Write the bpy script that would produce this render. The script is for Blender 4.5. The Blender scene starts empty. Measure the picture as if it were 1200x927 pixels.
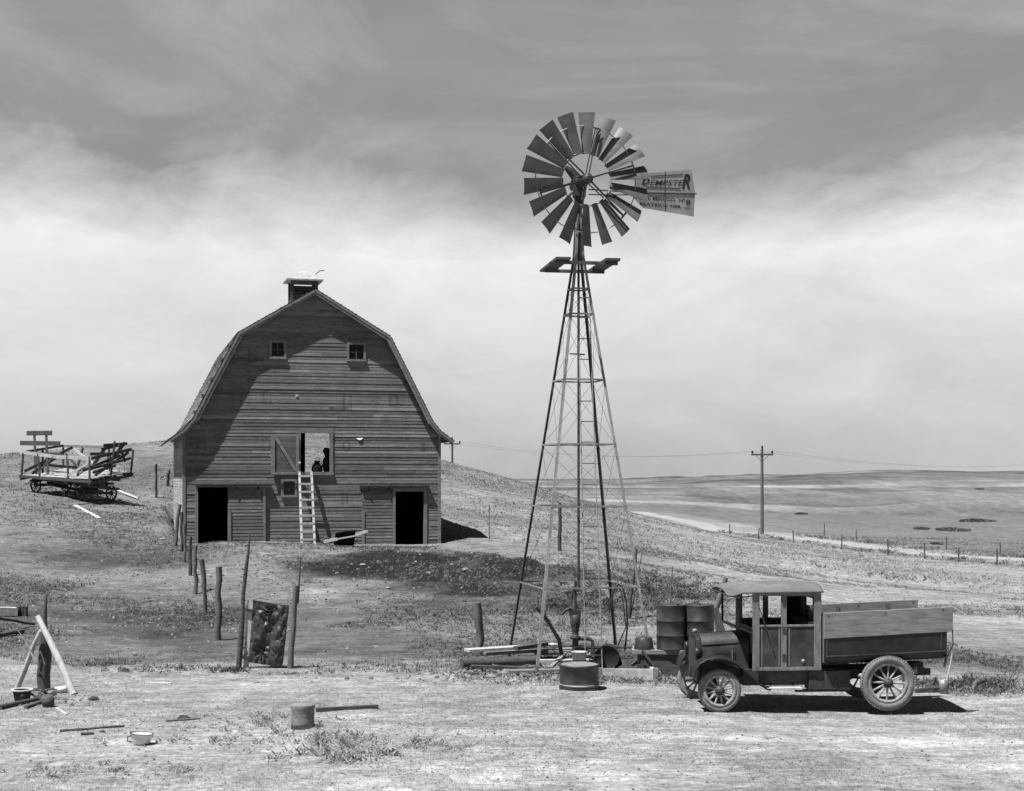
import bpy, math, random
import numpy as np
from mathutils import Vector, Matrix
random.seed(7); RNG = np.random.default_rng(11)
R = math.radians
scene = bpy.context.scene
COL = scene.collection
F = 1700.0; HX, HY = 600.0, 558.0; CZ = 4.1

# ---------------------------------------------------------------- noise
def _hash(ix, iy, seed):
    n = (ix.astype(np.int64) * 374761393 + iy.astype(np.int64) * 668265263 + seed * 982451653) & 0xffffffff
    n = ((n ^ (n >> 13)) * 1274126177) & 0xffffffff
    n = (n ^ (n >> 16)) & 0xffffffff
    return n / 4294967295.0
def vnoise(x, y, seed=0):
    x = np.asarray(x, float); y = np.asarray(y, float)
    ix = np.floor(x); iy = np.floor(y); fx = x - ix; fy = y - iy
    fx = fx * fx * (3 - 2 * fx); fy = fy * fy * (3 - 2 * fy)
    a = _hash(ix, iy, seed); b = _hash(ix + 1, iy, seed); c = _hash(ix, iy + 1, seed); d = _hash(ix + 1, iy + 1, seed)
    return (a + (b - a) * fx) * (1 - fy) + (c + (d - c) * fx) * fy
def fbm(x, y, oct=4, seed=0):
    s = 0; a = .5; t = 0
    for k in range(oct):
        s = s + a * vnoise(np.asarray(x) * 2 ** k, np.asarray(y) * 2 ** k, seed + k * 17); t += a; a *= .5
    return s / t - .5
def sstep(a, b, x):
    t = np.clip((np.asarray(x, float) - a) / (b - a), 0, 1); return t * t * (3 - 2 * t)

# ---------------------------------------------------------------- terrain
CP = np.array([
 (-40,-10,0),(0,-10,0),(40,-10,0),(-15,12,0),(0,12,0),(15,12,0),(-40,10,.3),(40,12,-.1),(30,24,-.2),(-12,24,0),(0,24,0),(12,24,-.05),(4,28.8,0),(6.6,25,-.1),(5,26.6,-.02),(7.2,27,-.08),
 (1.5,32,0),(-5.75,31,.02),(-1,33,0),(6,34,0),(11,38,0),(-14,33,.15),(-9,36,0),(-4,37,.05),(2,38,.08),(-28,32,.9),
 (-7.4,36.5,-.02),(-8.7,40.9,.18),(-9.6,43.9,.5),(-10.2,46,.86),(-11,48.7,1.18),(-11.4,50,1.38),(-10.7,51.5,1.75),
 (-4,41,.3),(-3,46,.85),(-7,45,.75),(-3,51,1.46),(-7.3,51.5,1.5),(-11,52,1.55),(0,45,.6),(1,52,1.3),(3,45,.5),(8,48,.3),(8,60,.8),(3,60,1.6),(0,57,1.72),
 (-11.9,52.8,1.62),(-7.35,54,1.55),(-2.8,55.2,1.52),(-1.3,57,1.9),(-14,57,2.45),(-13.5,53.5,2.0),(-16,64,2.9),(-5.5,66,2.6),(-11,68,3.1),
 (-19,62,3.3),(-22,62,3.45),(-25,52,2.3),(-15,45,.9),(-18,40,.6),(-26,42,1.3),(-40,60,3.4),(-40,40,1.8),
 (14,60,-.15),(20,90,-.8),(24,114,-1),(22,129,-1.05),(31,87,-1),(45,87,-1.2),(60,50,-.8),(35,50,-.4),(35,130,-1.3),(70,110,-1.6),(16,114,-.8),
 (-4.4,90,4.75),(-1.6,90,4.1),(2.1,90,3.15),(7.1,90,1.95),(12,90,.7),(-13,95,7.0),(-23.5,100,5.85),(-33,100,5.1),(-55,100,4.7),
 (-4.4,75,3.7),(3,75,2.4),(9,75,1.0),(-20,130,5.2),(-5,130,2.9),(5,130,.6),(-40,135,4.4),(10,150,-1),(-10,160,1.5),(-40,170,2.5),(25,165,-1.1),(60,160,-1.8)], float)
def _U(r2): return np.where(r2 > 0, .5 * r2 * np.log(np.maximum(r2, 1e-12)), 0)
_n = len(CP); _S = 50.0; _P = CP[:, :2] / _S
_K = _U(((_P[:, None] - _P[None]) ** 2).sum(-1)) + np.eye(_n) * 1e-4
_Q = np.c_[np.ones(_n), _P]
_W = np.linalg.solve(np.block([[_K, _Q], [_Q.T, np.zeros((3, 3))]]), np.r_[CP[:, 2], 0, 0, 0])
def hnear(x, y):
    sh = x.shape; x = x.ravel() / _S; y = y.ravel() / _S; out = np.empty_like(x)
    for i in range(0, len(x), 20000):
        a = x[i:i+20000]; b = y[i:i+20000]
        d = (a[:, None] - _P[None, :, 0]) ** 2 + (b[:, None] - _P[None, :, 1]) ** 2
        out[i:i+20000] = _U(d) @ _W[:_n] + _W[_n] + _W[_n+1] * a + _W[_n+2] * b
    return out.reshape(sh)
def hfar(x, y):
    s = y
    vx = sstep(24, 130, x)
    z = -1.1 + vx * (-9.5 * sstep(165, 330, s) + 7.0 * sstep(360, 800, s)) - (1 - vx) * 4.0 * sstep(205, 300, s) + (1 - vx) * 3.0 * sstep(600, 900, s)
    z = z + 9.5 * sstep(850, 1800, s) * (.25 + .75 * sstep(120, 460, x))
    z = z + 4.2 * np.exp(-((s - 1850) / 260) ** 2) * np.exp(-((x - 520) / 150) ** 2) + 3.6 * np.exp(-((s - 1850) / 300) ** 2) * np.exp(-((x - 680) / 70) ** 2)
    z = z + fbm(x / 120 + 3, s / 110, 4, 5) * 12.0 * sstep(200, 380, s) * (1 - .3 * sstep(800, 1600, s)) * (.25 + .75 * vx)
    z = z + fbm(x / 34, s / 40, 3, 9) * 3.0 * sstep(180, 300, s) * vx
    z = z - 25 * sstep(2100, 3600, s)
    return z
BP = (-7.35, 54.0); BF = R(15); BC, BS = math.cos(BF), math.sin(BF); BW = 4.717; BL = 12.0
def barn_uv(x, y):
    dx = x - BP[0]; dy = y - BP[1]
    return dx * BC + dy * BS, -dx * BS + dy * BC
def height(x, y):
    x = np.asarray(x, float); y = np.asarray(y, float)
    d = np.sqrt((x * .9) ** 2 + (y - 60) ** 2)
    w = sstep(78, 106, d)
    xn = np.clip(x, -90, 110); yn = np.clip(y, -30, 210)
    z = hnear(xn, yn) * (1 - w) + hfar(x, y) * w
    u, n = barn_uv(x, y)
    ins = sstep(BW + .5, BW - .1, np.abs(u)) * sstep(-.1, .3, n) * sstep(BL + .5, BL - .2, n)
    z = z * (1 - ins) + 1.5 * ins
    # manure heap and rough bank in front of the barn
    z = z + .42 * np.exp(-((x + .3) / 1.5) ** 2 - ((y - 47.6) / 1.1) ** 2) * (1 + 1.2 * fbm(x * 1.6, y * 1.6, 3, 3))
    rough = np.exp(-((x + 2) / 6) ** 2 - ((y - 48) / 3.5) ** 2)
    z = z + fbm(x * .9, y * .9, 4, 21) * .3 * rough
    z = z + fbm(x * .12, y * .12, 3, 31) * .22 * sstep(30, 45, y) * (1 - ins) + fbm(x * .8, y * .8, 3, 41) * (.05 + .06 * sstep(34, 44, y)) * (1 - ins)
    tr = np.exp(-((x - 5.2) / 3.2) ** 4 - ((y - 26) / 2.0) ** 4)
    return z - tr * fbm(x * .8, y * .8, 3, 41) * .05
def spaced(lo, a, b, hi, step, g):
    v = list(np.arange(a, b + 1e-6, step)); s = step
    while v[-1] < hi: s *= g; v.append(v[-1] + s)
    s = step; w = []
    x = a
    while x > lo: s *= g; x -= s; w.append(x)
    return np.array(w[::-1] + v)
XS = spaced(-3500, -24, 26, 4500, .17, 1.07); YS = spaced(-400, 16, 62, 5200, .17, 1.035)
GX, GY = np.meshgrid(XS, YS)
GZ = height(GX, GY)
GZ += fbm(GX * 3.1, GY * 3.1, 3, 77) * .03 * (np.abs(GX) < 40)
def meshz(x, y):
    x = np.asarray(x, float); y = np.asarray(y, float)
    i = np.clip(np.searchsorted(XS, x) - 1, 0, len(XS) - 2); j = np.clip(np.searchsorted(YS, y) - 1, 0, len(YS) - 2)
    fx = (x - XS[i]) / (XS[i+1] - XS[i]); fy = (y - YS[j]) / (YS[j+1] - YS[j])
    return (GZ[j, i] * (1 - fx) + GZ[j, i+1] * fx) * (1 - fy) + (GZ[j+1, i] * (1 - fx) + GZ[j+1, i+1] * fx) * fy
def gz(x, y): return float(meshz(x, y))
def G(px, py):
    Y = np.exp(np.linspace(math.log(8), math.log(1500), 4000)); X = (px - HX) / F * Y; Z = CZ - (py - HY) / F * Y
    h = meshz(X, Y); k = int(np.argmax(h >= Z))
    return Vector((X[k], Y[k], float(h[k])))
def P(px, py, Y): return Vector(((px - HX) / F * Y, Y, CZ - (py - HY) / F * Y))

# ---------------------------------------------------------------- materials
def newmat(name):
    m = bpy.data.materials.new(name); m.use_nodes = True
    nt = m.node_tree; b = nt.nodes['Principled BSDF']; return m, nt, b
class NT:
    def __init__(s, nt): s.nt = nt; s.l = nt.links
    def n(s, t, **k):
        o = s.nt.nodes.new(t)
        for a, v in k.items():
            if a.startswith('i_'):
                key = a[2:]; key = int(key) if key.isdigit() else key
                if hasattr(v, 'is_output') or isinstance(v, bpy.types.NodeSocket): s.l.new(v, o.inputs[key])
                else: o.inputs[key].default_value = v
            else: setattr(o, a, v)
        return o
    def math(s, op, a, b=0.0, c=None, clamp=False):
        o = s.nt.nodes.new('ShaderNodeMath'); o.operation = op; o.use_clamp = clamp
        for i, v in enumerate([a, b] if c is None else [a, b, c]):
            if isinstance(v, bpy.types.NodeSocket): s.l.new(v, o.inputs[i])
            else: o.inputs[i].default_value = v
        return o.outputs[0]
    def noise(s, vec, scale, detail=4, rough=.55, dist=0, stretch=None):
        if stretch:
            m = s.nt.nodes.new('ShaderNodeMapping'); s.l.new(vec, m.inputs[0]); m.inputs['Scale'].default_value = stretch; vec = m.outputs[0]
        o = s.nt.nodes.new('ShaderNodeTexNoise'); s.l.new(vec, o.inputs['Vector'])
        o.inputs['Scale'].default_value = scale; o.inputs['Detail'].default_value = detail; o.inputs['Roughness'].default_value = rough; o.inputs['Distortion'].default_value = dist
        return o.outputs['Fac']
    def mapr(s, v, a, b, c, d):
        o = s.nt.nodes.new('ShaderNodeMapRange'); s.l.new(v, o.inputs[0])
        for i, q in enumerate((a, b, c, d)): o.inputs[i+1].default_value = q
        return o.outputs[0]
def pm(name, v, rough=.85, var=.35, scale=5, stretch=(1, 1, 1), bump=.3, metal=0, attr=None, spec=.3, big=.15, bd=.01):
    m, nt, b = newmat(name); N = NT(nt)
    tc = N.n('ShaderNodeTexCoord').outputs['Object']
    f = N.noise(tc, scale, 8, .65, 0, stretch)
    f2 = N.noise(tc, scale * .23 + .3, 4, .6)
    v = v * .8; c = N.mapr(f, .3, .7, v * (1 - var), v * (1 + var))
    c = N.math('MULTIPLY', c, N.mapr(f2, .3, .7, 1 - big, 1 + big))
    if attr: c = N.math('MULTIPLY', c, N.n('ShaderNodeAttribute', attribute_name=attr).outputs['Fac'])
    cc = N.n('ShaderNodeCombineColor', i_0=c, i_1=c, i_2=c)
    nt.links.new(cc.outputs[0], b.inputs['Base Color'])
    b.inputs['Roughness'].default_value = rough; b.inputs['Metallic'].default_value = metal
    b.inputs['Specular IOR Level'].default_value = spec
    if bump:
        bp = N.n('ShaderNodeBump', i_Strength=bump, i_Distance=bd, i_Height=f); nt.links.new(bp.outputs[0], b.inputs['Normal'])
    if metal or rough < .6:
        r = N.mapr(f2, .3, .7, max(.05, rough - .12), min(1, rough + .15)); nt.links.new(r, b.inputs['Roughness'])
    return m
M = {}
M['wood_v'] = pm('weathered_post_wood', .145, scale=9, stretch=(3, 3, .35), var=.5, bump=.6)
M['wood_vd'] = pm('dark_post_wood', .085, scale=9, stretch=(3, 3, .35), var=.5, bump=.6)
M['wood_x'] = pm('weathered_board', .24, scale=8, stretch=(.35, 3, 3), var=.4, bump=.4)
M['wood_l'] = pm('pale_bare_wood', .5, scale=8, stretch=(1, 1, 1), var=.3, bump=.4)
M['wood_w'] = pm('bleached_pole', .62, scale=8, stretch=(2, 2, .6), var=.25, bump=.4)
M['wood_d'] = pm('dark_board', .09, scale=8, stretch=(.5, 3, 3), var=.5, bump=.4)
M['bark'] = pm('barked_pole', .10, scale=14, var=.7, bump=1.0, bd=.02)
M['trim'] = pm('barn_trim', .26, scale=7, stretch=(1, 1, 1), var=.35, bump=.3)
M['trim_l'] = pm('door_frame_boards', .25, scale=7, stretch=(3, 3, .4), var=.35, bump=.3)
M['shingle'] = pm('wood_shingles', .30, scale=5, var=.3, bump=.7, attr='col')
M['galv'] = pm('galvanised_blade', .15, rough=.5, var=.25, scale=5, metal=.12, bump=.06, spec=.5, big=.3)
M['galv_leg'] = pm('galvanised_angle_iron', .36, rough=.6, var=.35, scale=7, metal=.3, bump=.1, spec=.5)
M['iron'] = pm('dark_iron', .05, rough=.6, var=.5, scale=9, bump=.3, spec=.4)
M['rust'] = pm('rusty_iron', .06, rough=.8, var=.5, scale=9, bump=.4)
M['drum'] = pm('oil_drum_steel', .05, rough=.5, var=.6, scale=4, bump=.15, spec=.5, big=.4)
M['vane'] = pm('vane_sheet_metal', .44, rough=.55, var=.12, scale=4, stretch=(6, 6, .5), metal=.2, bump=.05, big=.2)
M['paint_b'] = pm('black_sign_paint', .03, rough=.7, var=.3, bump=0)
M['black'] = pm('truck_black_paint', .018, rough=.5, var=.85, scale=3, bump=.25, spec=.5, big=.5)
M['dust'] = pm('dusty_truck_panel', .06, rough=.62, var=.65, scale=3.5, bump=.3, spec=.4, big=.3)
M['cabwood'] = pm('cab_wood_frame', .22, rough=.75, var=.4, scale=9, stretch=(2, 2, .4), bump=.3)
M['canvas'] = pm('cab_roof_canvas', .17, rough=.9, var=.25, scale=3, bump=.3)
M['rubber'] = pm('dusty_rubber', .24, rough=.9, var=.25, scale=14, bump=.5)
M['spoke'] = pm('wheel_spoke_wood', .32, rough=.7, var=.4, scale=9, bump=.1)
M['enamel'] = pm('white_enamel', .8, rough=.35, var=.06, scale=5, bump=0, spec=.5, big=.1)
M['zinc'] = pm('dull_zinc', .3, rough=.55, var=.3, scale=8, metal=.3, bump=.1)
M['tarp'] = pm('tar_cloth', .055, rough=.5, var=.6, scale=5, bump=.5, bd=.02, spec=.5)
M['cloth'] = pm('dark_clothes', .03, var=.3, bump=.2)
M['skin'] = pm('skin', .22, rough=.6, var=.1, bump=0)
M['rock'] = pm('field_stone', .28, var=.3, scale=6, bump=.6, bd=.02)
M['matte'] = pm('shade_black_sheet', .02, rough=1, var=.4, spec=0, bump=.1)  # near-black colour stands for shade on the barrow tray and loft can
M['soil'] = pm('dark_dung', .05, var=.6, scale=9, bump=.8, bd=.03)
M['floorwood'] = pm('loft_floor', .12, scale=5, bump=.3)
M['clod'] = pm('dark_clod', .085, var=.4, bump=.4, attr='col'); M['clod_l'] = pm('pale_clod', .21, var=.4, bump=.4, attr='col')
M['wire'] = pm('fence_wire_metal', .08, bump=0)
M['hose'] = pm('rubber_hose', .03, rough=.6, bump=0)
M['straw'] = pm('dry_straw', .42, var=.4, scale=9, bump=.5)
m, nt, b = newmat('dark_window_glass'); b.inputs['Base Color'].default_value = (.012, .012, .012, 1); b.inputs['Roughness'].default_value = .12; M['glass'] = m
m, nt, b = newmat('cab_window_glass'); b.inputs['Base Color'].default_value = (.9, .9, .9, 1); b.inputs['Roughness'].default_value = .04; b.inputs['Transmission Weight'].default_value = 1; b.inputs['IOR'].default_value = 1.02; M['clear'] = m

# siding: per-board tone + painted letters that show through as worn darker marks
def siding_mat():
    m, nt, b = newmat('barn_lap_siding'); N = NT(nt)
    tc = N.n('ShaderNodeTexCoord').outputs['Object']
    a = N.n('ShaderNodeAttribute', attribute_name='col').outputs['Fac']
    f = N.noise(tc, 4, 12, .78, 0, (.6, 3, 9)); f2 = N.noise(tc, .55, 5, .65); f3 = N.noise(tc, 9, 3, .6, 0, (1, 1, 3))
    c = N.mapr(f, .32, .68, .42, 1.62)
    c = N.math('MULTIPLY', c, N.mapr(f2, .3, .7, .82, 1.18)); c = N.math('MULTIPLY', c, a)
    c = N.math('MULTIPLY', c, N.mapr(f3, .58, .70, 1.0, 1.6))
    sx = N.n('ShaderNodeSeparateXYZ', i_0=tc)
    U, Z = sx.outputs[0], sx.outputs[2]
    def rect(cx, cz, w, h, bend=0):
        du = N.math('ABSOLUTE', N.math('SUBTRACT', U, cx)); dz = N.math('ABSOLUTE', N.math('SUBTRACT', Z, cz))
        d = N.math('MAXIMUM', N.math('SUBTRACT', du, w / 2), N.math('SUBTRACT', dz, h / 2))
        if bend: d = N.math('MAXIMUM', d, N.math('SUBTRACT', N.math('ADD', du, dz), (w + h) / 2 - bend))
        return d
    tot = None
    def add(d, k=.32):
        nonlocal tot
        v = N.mapr(d, -.012, .012, k, 0)
        tot = v if tot is None else N.math('MAXIMUM', tot, v)
    def ring(cx, cz, w, h, k=.32, th=.075):
        o = rect(cx, cz, w, h, .09); i = rect(cx, cz, w - 2 * th, h - 2 * th, .04)
        add(N.math('MAXIMUM', o, N.math('MULTIPLY', i, -1)), k)
    for (px, py, w, h, kind, k) in LETTERS:
        k = k * .8
        u, z = FU(px, py)
        if kind == 'O': ring(u, z, w, h, k)
        if kind == 'A': ring(u, z + h * .22, w, h * .56, k); add(rect(u - w / 2 + .04, z, .075, h), k); add(rect(u + w / 2 - .04, z, .075, h), k)
        if kind == 'D': ring(u, z, w, h, k); add(rect(u - w / 2 + .05, z, .12, h), k)
        if kind == '8': ring(u, z + h * .24, w, h * .5, k); ring(u, z - h * .24, w, h * .5, k)
        if kind == 'H': add(rect(u - w / 2 + .05, z, .09, h), k); add(rect(u + w / 2 - .05, z, .09, h), k)
    mk = N.math('MULTIPLY', tot, N.mapr(N.noise(tc, 5, 4, .7), .3, .65, .35, 1.2))
    c = N.math('MULTIPLY', c, N.math('SUBTRACT', 1.0, mk))
    cc = N.n('ShaderNodeCombineColor', i_0=c, i_1=c, i_2=c)
    nt.links.new(cc.outputs[0], b.inputs['Base Color']); b.inputs['Roughness'].default_value = .85; b.inputs['Specular IOR Level'].default_value = .2
    bp = N.n('ShaderNodeBump', i_Strength=.4, i_Distance=.006, i_Height=f); nt.links.new(bp.outputs[0], b.inputs['Normal'])
    return m

# ---------------------------------------------------------------- mesh builder
class MB:
    def __init__(s, off=(0, 0, 0)): s.v = []; s.f = []; s.c = []; s.sm = []; s.o = Vector(off)
    def add(s, vs, fs, col=1.0, smooth=False):
        k = len(s.v); s.v += [tuple(Vector(p) - s.o) for p in vs]
        for f in fs: s.f.append([i + k for i in f]); s.c.append(col); s.sm.append(smooth)
        return s
    def box(s, x0, x1, y0, y1, z0, z1, col=1.0):
        vs = [(x, y, z) for z in (z0, z1) for y in (y0, y1) for x in (x0, x1)]
        return s.add(vs, [(0,2,3,1),(4,5,7,6),(0,1,5,4),(2,6,7,3),(0,4,6,2),(1,3,7,5)], col)
    def beam(s, p, q, w, h, up=(0, 0, 1), taper=1, col=1.0):
        p = Vector(p); q = Vector(q); d = (q - p).normalized(); u = Vector(up)
        if abs(d.dot(u)) > .97: u = Vector((0, 1, 0))
        sd = d.cross(u).normalized(); u = sd.cross(d).normalized(); vs = []
        for r, t in ((p, 1), (q, taper)):
            for a, b_ in ((-1, -1), (1, -1), (1, 1), (-1, 1)): vs.append(r + sd * (a * w / 2 * t) + u * (b_ * h / 2 * t))
        return s.add(vs, [(0,1,2,3),(7,6,5,4),(0,4,5,1),(1,5,6,2),(2,6,7,3),(3,7,4,0)], col)
    def tube(s, pts, rad, n=8, col=1.0, jit=0, cap=True, flat=1):
        pts = [Vector(p) for p in pts]; m = len(pts)
        if not hasattr(rad, '__len__'): rad = [rad] * m
        vs = []; prev = None
        for i, p in enumerate(pts):
            d = (pts[min(i + 1, m - 1)] - pts[max(i - 1, 0)]).normalized()
            u = prev if prev is not None else (Vector((1, 0, 0)) if abs(d.x) < .8 else Vector((0, 1, 0)))
            u = (u - d * u.dot(d)).normalized(); w = d.cross(u); prev = u
            for k in range(n):
                a = 2 * math.pi * k / n; r = rad[i] * (1 + random.uniform(-jit, jit))
                vs.append(p + u * (math.cos(a) * r) + w * (math.sin(a) * r * flat))
        fs = [(i*n+k, i*n+(k+1)%n, (i+1)*n+(k+1)%n, (i+1)*n+k) for i in range(m-1) for k in range(n)]
        s.add(vs, fs, col, n > 5)
        if cap: s.add(vs[:n], [tuple(range(n))[::-1]], col); s.add(vs[-n:], [tuple(range(n))], col)
        return s
    def lathe(s, prof, n=24, mat=None, col=1.0, smooth=True, closed=False):
        mat = mat or Matrix.Identity(4); vs = []
        for (r, z) in prof:
            for k in range(n):
                a = 2 * math.pi * k / n; vs.append(mat @ Vector((r * math.cos(a), r * math.sin(a), z)))
        m = len(prof); fs = []
        for i in range(m if closed else m - 1):
            j = (i + 1) % m
            fs += [(i*n+k, i*n+(k+1)%n, j*n+(k+1)%n, j*n+k) for k in range(n)]
        s.add(vs, fs, col, smooth)
        return s
    def prism(s, pts, ext, col=1.0):
        pts = [Vector(p) for p in pts]; e = Vector(ext); n = len(pts)
        vs = pts + [p + e for p in pts]
        return s.add(vs, [tuple(range(n))[::-1], tuple(range(n, 2*n))] + [(i, (i+1)%n, n+(i+1)%n, n+i) for i in range(n)], col)
    def build(s, name, mat, parent=None, bevel=0):
        me = bpy.data.meshes.new(name); me.from_pydata(s.v, [], s.f); me.materials.append(M[mat] if isinstance(mat, str) else mat)
        at = me.attributes.new('col', 'FLOAT', 'FACE'); at.data.foreach_set('value', s.c)
        me.polygons.foreach_set('use_smooth', s.sm); me.update()
        o = bpy.data.objects.new(name, me); COL.objects.link(o)
        if parent is not None: o.parent = parent
        if bevel:
            md = o.modifiers.new('edge', 'BEVEL'); md.width = bevel; md.segments = 2; md.limit_method = 'ANGLE'
        return o
def tag(o, label=None, cat=None, group=None, kind=None):
    if label: o['label'] = label
    if cat: o['category'] = cat
    if group: o['group'] = group
    if kind: o['kind'] = kind
    return o
def thing(name, label, cat, loc=(0, 0, 0), rz=0, group=None):
    o = bpy.data.objects.new(name, None); COL.objects.link(o); o.empty_display_size = .3
    o.location = loc; o.rotation_euler = (0, 0, rz); return tag(o, label, cat, group)
def copy_tree(o, parent=None):
    c = o.copy(); COL.objects.link(c); c.parent = parent
    for ch in [k for k in bpy.data.objects if k.parent is o]: copy_tree(ch, c)
    return c

# ---------------------------------------------------------------- ground
def blot(px, py, rx, ry, amt, seed):
    c = G(px, py); e = G(px + rx, py); f1 = G(px, py - ry); f2 = G(px, py + ry)
    wx = abs(e.x - c.x); wy = max(.4, abs(f1.y - f2.y) / 2)
    return (c.x, c.y, wx, wy, amt, seed)
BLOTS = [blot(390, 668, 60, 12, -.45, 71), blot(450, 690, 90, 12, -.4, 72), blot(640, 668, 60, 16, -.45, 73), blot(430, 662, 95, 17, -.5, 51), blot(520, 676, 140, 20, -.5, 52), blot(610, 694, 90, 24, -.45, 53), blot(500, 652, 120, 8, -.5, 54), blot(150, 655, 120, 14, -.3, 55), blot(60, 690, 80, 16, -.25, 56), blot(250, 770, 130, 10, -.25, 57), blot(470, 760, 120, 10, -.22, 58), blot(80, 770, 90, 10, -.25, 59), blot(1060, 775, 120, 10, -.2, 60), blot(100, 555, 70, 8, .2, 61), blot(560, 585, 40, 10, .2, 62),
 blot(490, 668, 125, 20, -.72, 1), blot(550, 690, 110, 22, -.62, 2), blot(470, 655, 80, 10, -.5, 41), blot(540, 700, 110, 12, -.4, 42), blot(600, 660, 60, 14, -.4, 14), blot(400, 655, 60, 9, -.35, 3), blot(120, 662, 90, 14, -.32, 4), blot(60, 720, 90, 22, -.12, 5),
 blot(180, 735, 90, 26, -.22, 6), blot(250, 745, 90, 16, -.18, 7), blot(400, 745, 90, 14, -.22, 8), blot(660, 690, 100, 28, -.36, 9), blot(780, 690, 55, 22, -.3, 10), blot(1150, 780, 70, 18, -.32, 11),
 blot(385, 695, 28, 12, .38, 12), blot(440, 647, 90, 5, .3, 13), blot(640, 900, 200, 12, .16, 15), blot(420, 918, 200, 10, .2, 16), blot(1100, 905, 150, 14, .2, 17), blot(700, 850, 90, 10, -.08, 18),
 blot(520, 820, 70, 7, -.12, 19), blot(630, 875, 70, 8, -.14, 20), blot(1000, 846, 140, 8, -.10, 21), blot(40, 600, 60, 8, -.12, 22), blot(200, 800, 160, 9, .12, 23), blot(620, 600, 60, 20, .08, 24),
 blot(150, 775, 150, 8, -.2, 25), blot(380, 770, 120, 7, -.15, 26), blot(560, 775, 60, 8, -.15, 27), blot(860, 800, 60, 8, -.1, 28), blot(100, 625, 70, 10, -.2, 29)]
RP = [(36, 70), (33, 80), (30.6, 87.5), (28.2, 96), (24.6, 112), (22, 129), (19.8, 167), (18.0, 217), (17, 280), (14, 360), (5, 470)]
def road_at(t):
    t = max(0, min(len(RP) - 1.001, t)); i = int(t); f = t - i
    p0 = RP[max(0, i-1)]; p1 = RP[i]; p2 = RP[i+1]; p3 = RP[min(len(RP)-1, i+2)]
    q = [.5 * (2*p1[k] + (p2[k]-p0[k])*f + (2*p0[k]-5*p1[k]+4*p2[k]-p3[k])*f*f + (3*p1[k]-p0[k]-3*p2[k]+p3[k])*f**3) for k in (0, 1)]
    return np.array(q)
def ground():
    x = GX.ravel(); y = GY.ravel(); z = GZ.ravel()
    a = np.full(x.shape, .27)
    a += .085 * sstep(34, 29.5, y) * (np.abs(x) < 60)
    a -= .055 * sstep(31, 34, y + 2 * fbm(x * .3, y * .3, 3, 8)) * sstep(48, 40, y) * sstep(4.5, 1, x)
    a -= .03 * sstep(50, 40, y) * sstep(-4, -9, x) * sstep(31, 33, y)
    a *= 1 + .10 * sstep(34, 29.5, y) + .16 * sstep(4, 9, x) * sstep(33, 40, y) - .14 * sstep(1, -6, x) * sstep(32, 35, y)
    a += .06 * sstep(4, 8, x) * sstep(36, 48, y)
    a += fbm(x * .22, y * .35, 5, 61) * .2 + fbm(x * .9, y * 1.6, 4, 62) * .07 * sstep(60, 30, y)
    f = sstep(120, 260, y); a = a * (1 - f) + f * (.222 + fbm(x / 45, y / 200, 5, 70) * .2 + fbm(x / 300, y / 50, 3, 71) * .12)
    rx_ = np.interp(y, [40, 70, 80, 87.5, 96, 112, 129, 167, 217, 280, 360], [48, 36, 33, 30.6, 28.2, 24.6, 22, 19.8, 18, 17, 14])
    beyond = sstep(rx_ + 3.5, rx_ + 6.0, x + fbm(x * .2, y * .2, 2, 3) * 2) * sstep(45, 70, y) * sstep(420, 230, y)
    a = a * (1 - beyond) + beyond * (.19 + fbm(x / 14, y / 40, 4, 33) * .12)
    edge = np.exp(-((x - rx_ + 3.2) / .8) ** 2) * sstep(60, 75, y) * sstep(240, 200, y); a = a * (1 - .4 * edge)
    strip = sstep(.52, .62, vnoise(x / 260, y / 34, 80)) * sstep(420, 700, y); a = a * (1 - .35 * strip)
    strip2 = sstep(.62, .7, vnoise(x / 200 + 9, y / 60, 81)) * sstep(300, 500, y); a = a + .14 * strip2
    ridge = sstep(1250, 1500, y + 200 * fbm(x / 100, y / 100, 2, 90)); a = a * (1 - .25 * ridge)
    nz = fbm(x * .7, y * .7, 4, 50)
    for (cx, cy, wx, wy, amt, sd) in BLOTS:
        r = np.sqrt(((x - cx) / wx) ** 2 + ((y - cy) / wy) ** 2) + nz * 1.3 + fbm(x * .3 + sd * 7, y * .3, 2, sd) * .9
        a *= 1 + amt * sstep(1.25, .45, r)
    # worn wheel ruts in the yard
    for off in (0, 1.5):
        line = y - (23.3 + off) + .03 * x + fbm(x * .12, y * 0, 2, 4) * 1.2
        a *= 1 + .3 * np.exp(-(line / .28) ** 2) * sstep(-6, 2, x)
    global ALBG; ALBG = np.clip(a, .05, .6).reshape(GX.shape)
    me = bpy.data.meshes.new('ground'); nx, ny = len(XS), len(YS)
    me.vertices.add(nx * ny); me.vertices.foreach_set('co', np.c_[x, y, z].astype(np.float32).ravel())
    idx = np.arange(nx * ny).reshape(ny, nx)
    q = np.stack([idx[:-1, :-1], idx[:-1, 1:], idx[1:, 1:], idx[1:, :-1]], -1).reshape(-1, 4)
    me.loops.add(q.size); me.loops.foreach_set('vertex_index', q.ravel().astype(np.int32))
    me.polygons.add(len(q)); me.polygons.foreach_set('loop_start', np.arange(0, q.size, 4, dtype=np.int32))
    try: me.polygons.foreach_set('loop_total', np.full(len(q), 4, np.int32))
    except Exception: pass
    me.update(calc_edges=True); me.polygons.foreach_set('use_smooth', np.ones(len(q), bool))
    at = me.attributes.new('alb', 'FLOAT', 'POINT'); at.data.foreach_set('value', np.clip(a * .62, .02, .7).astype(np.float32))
    m, nt, b = newmat('dry_prairie_soil'); N = NT(nt)
    pos = N.n('ShaderNodeNewGeometry').outputs['Position']
    al = N.n('ShaderNodeAttribute', attribute_name='alb').outputs['Fac']
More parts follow.
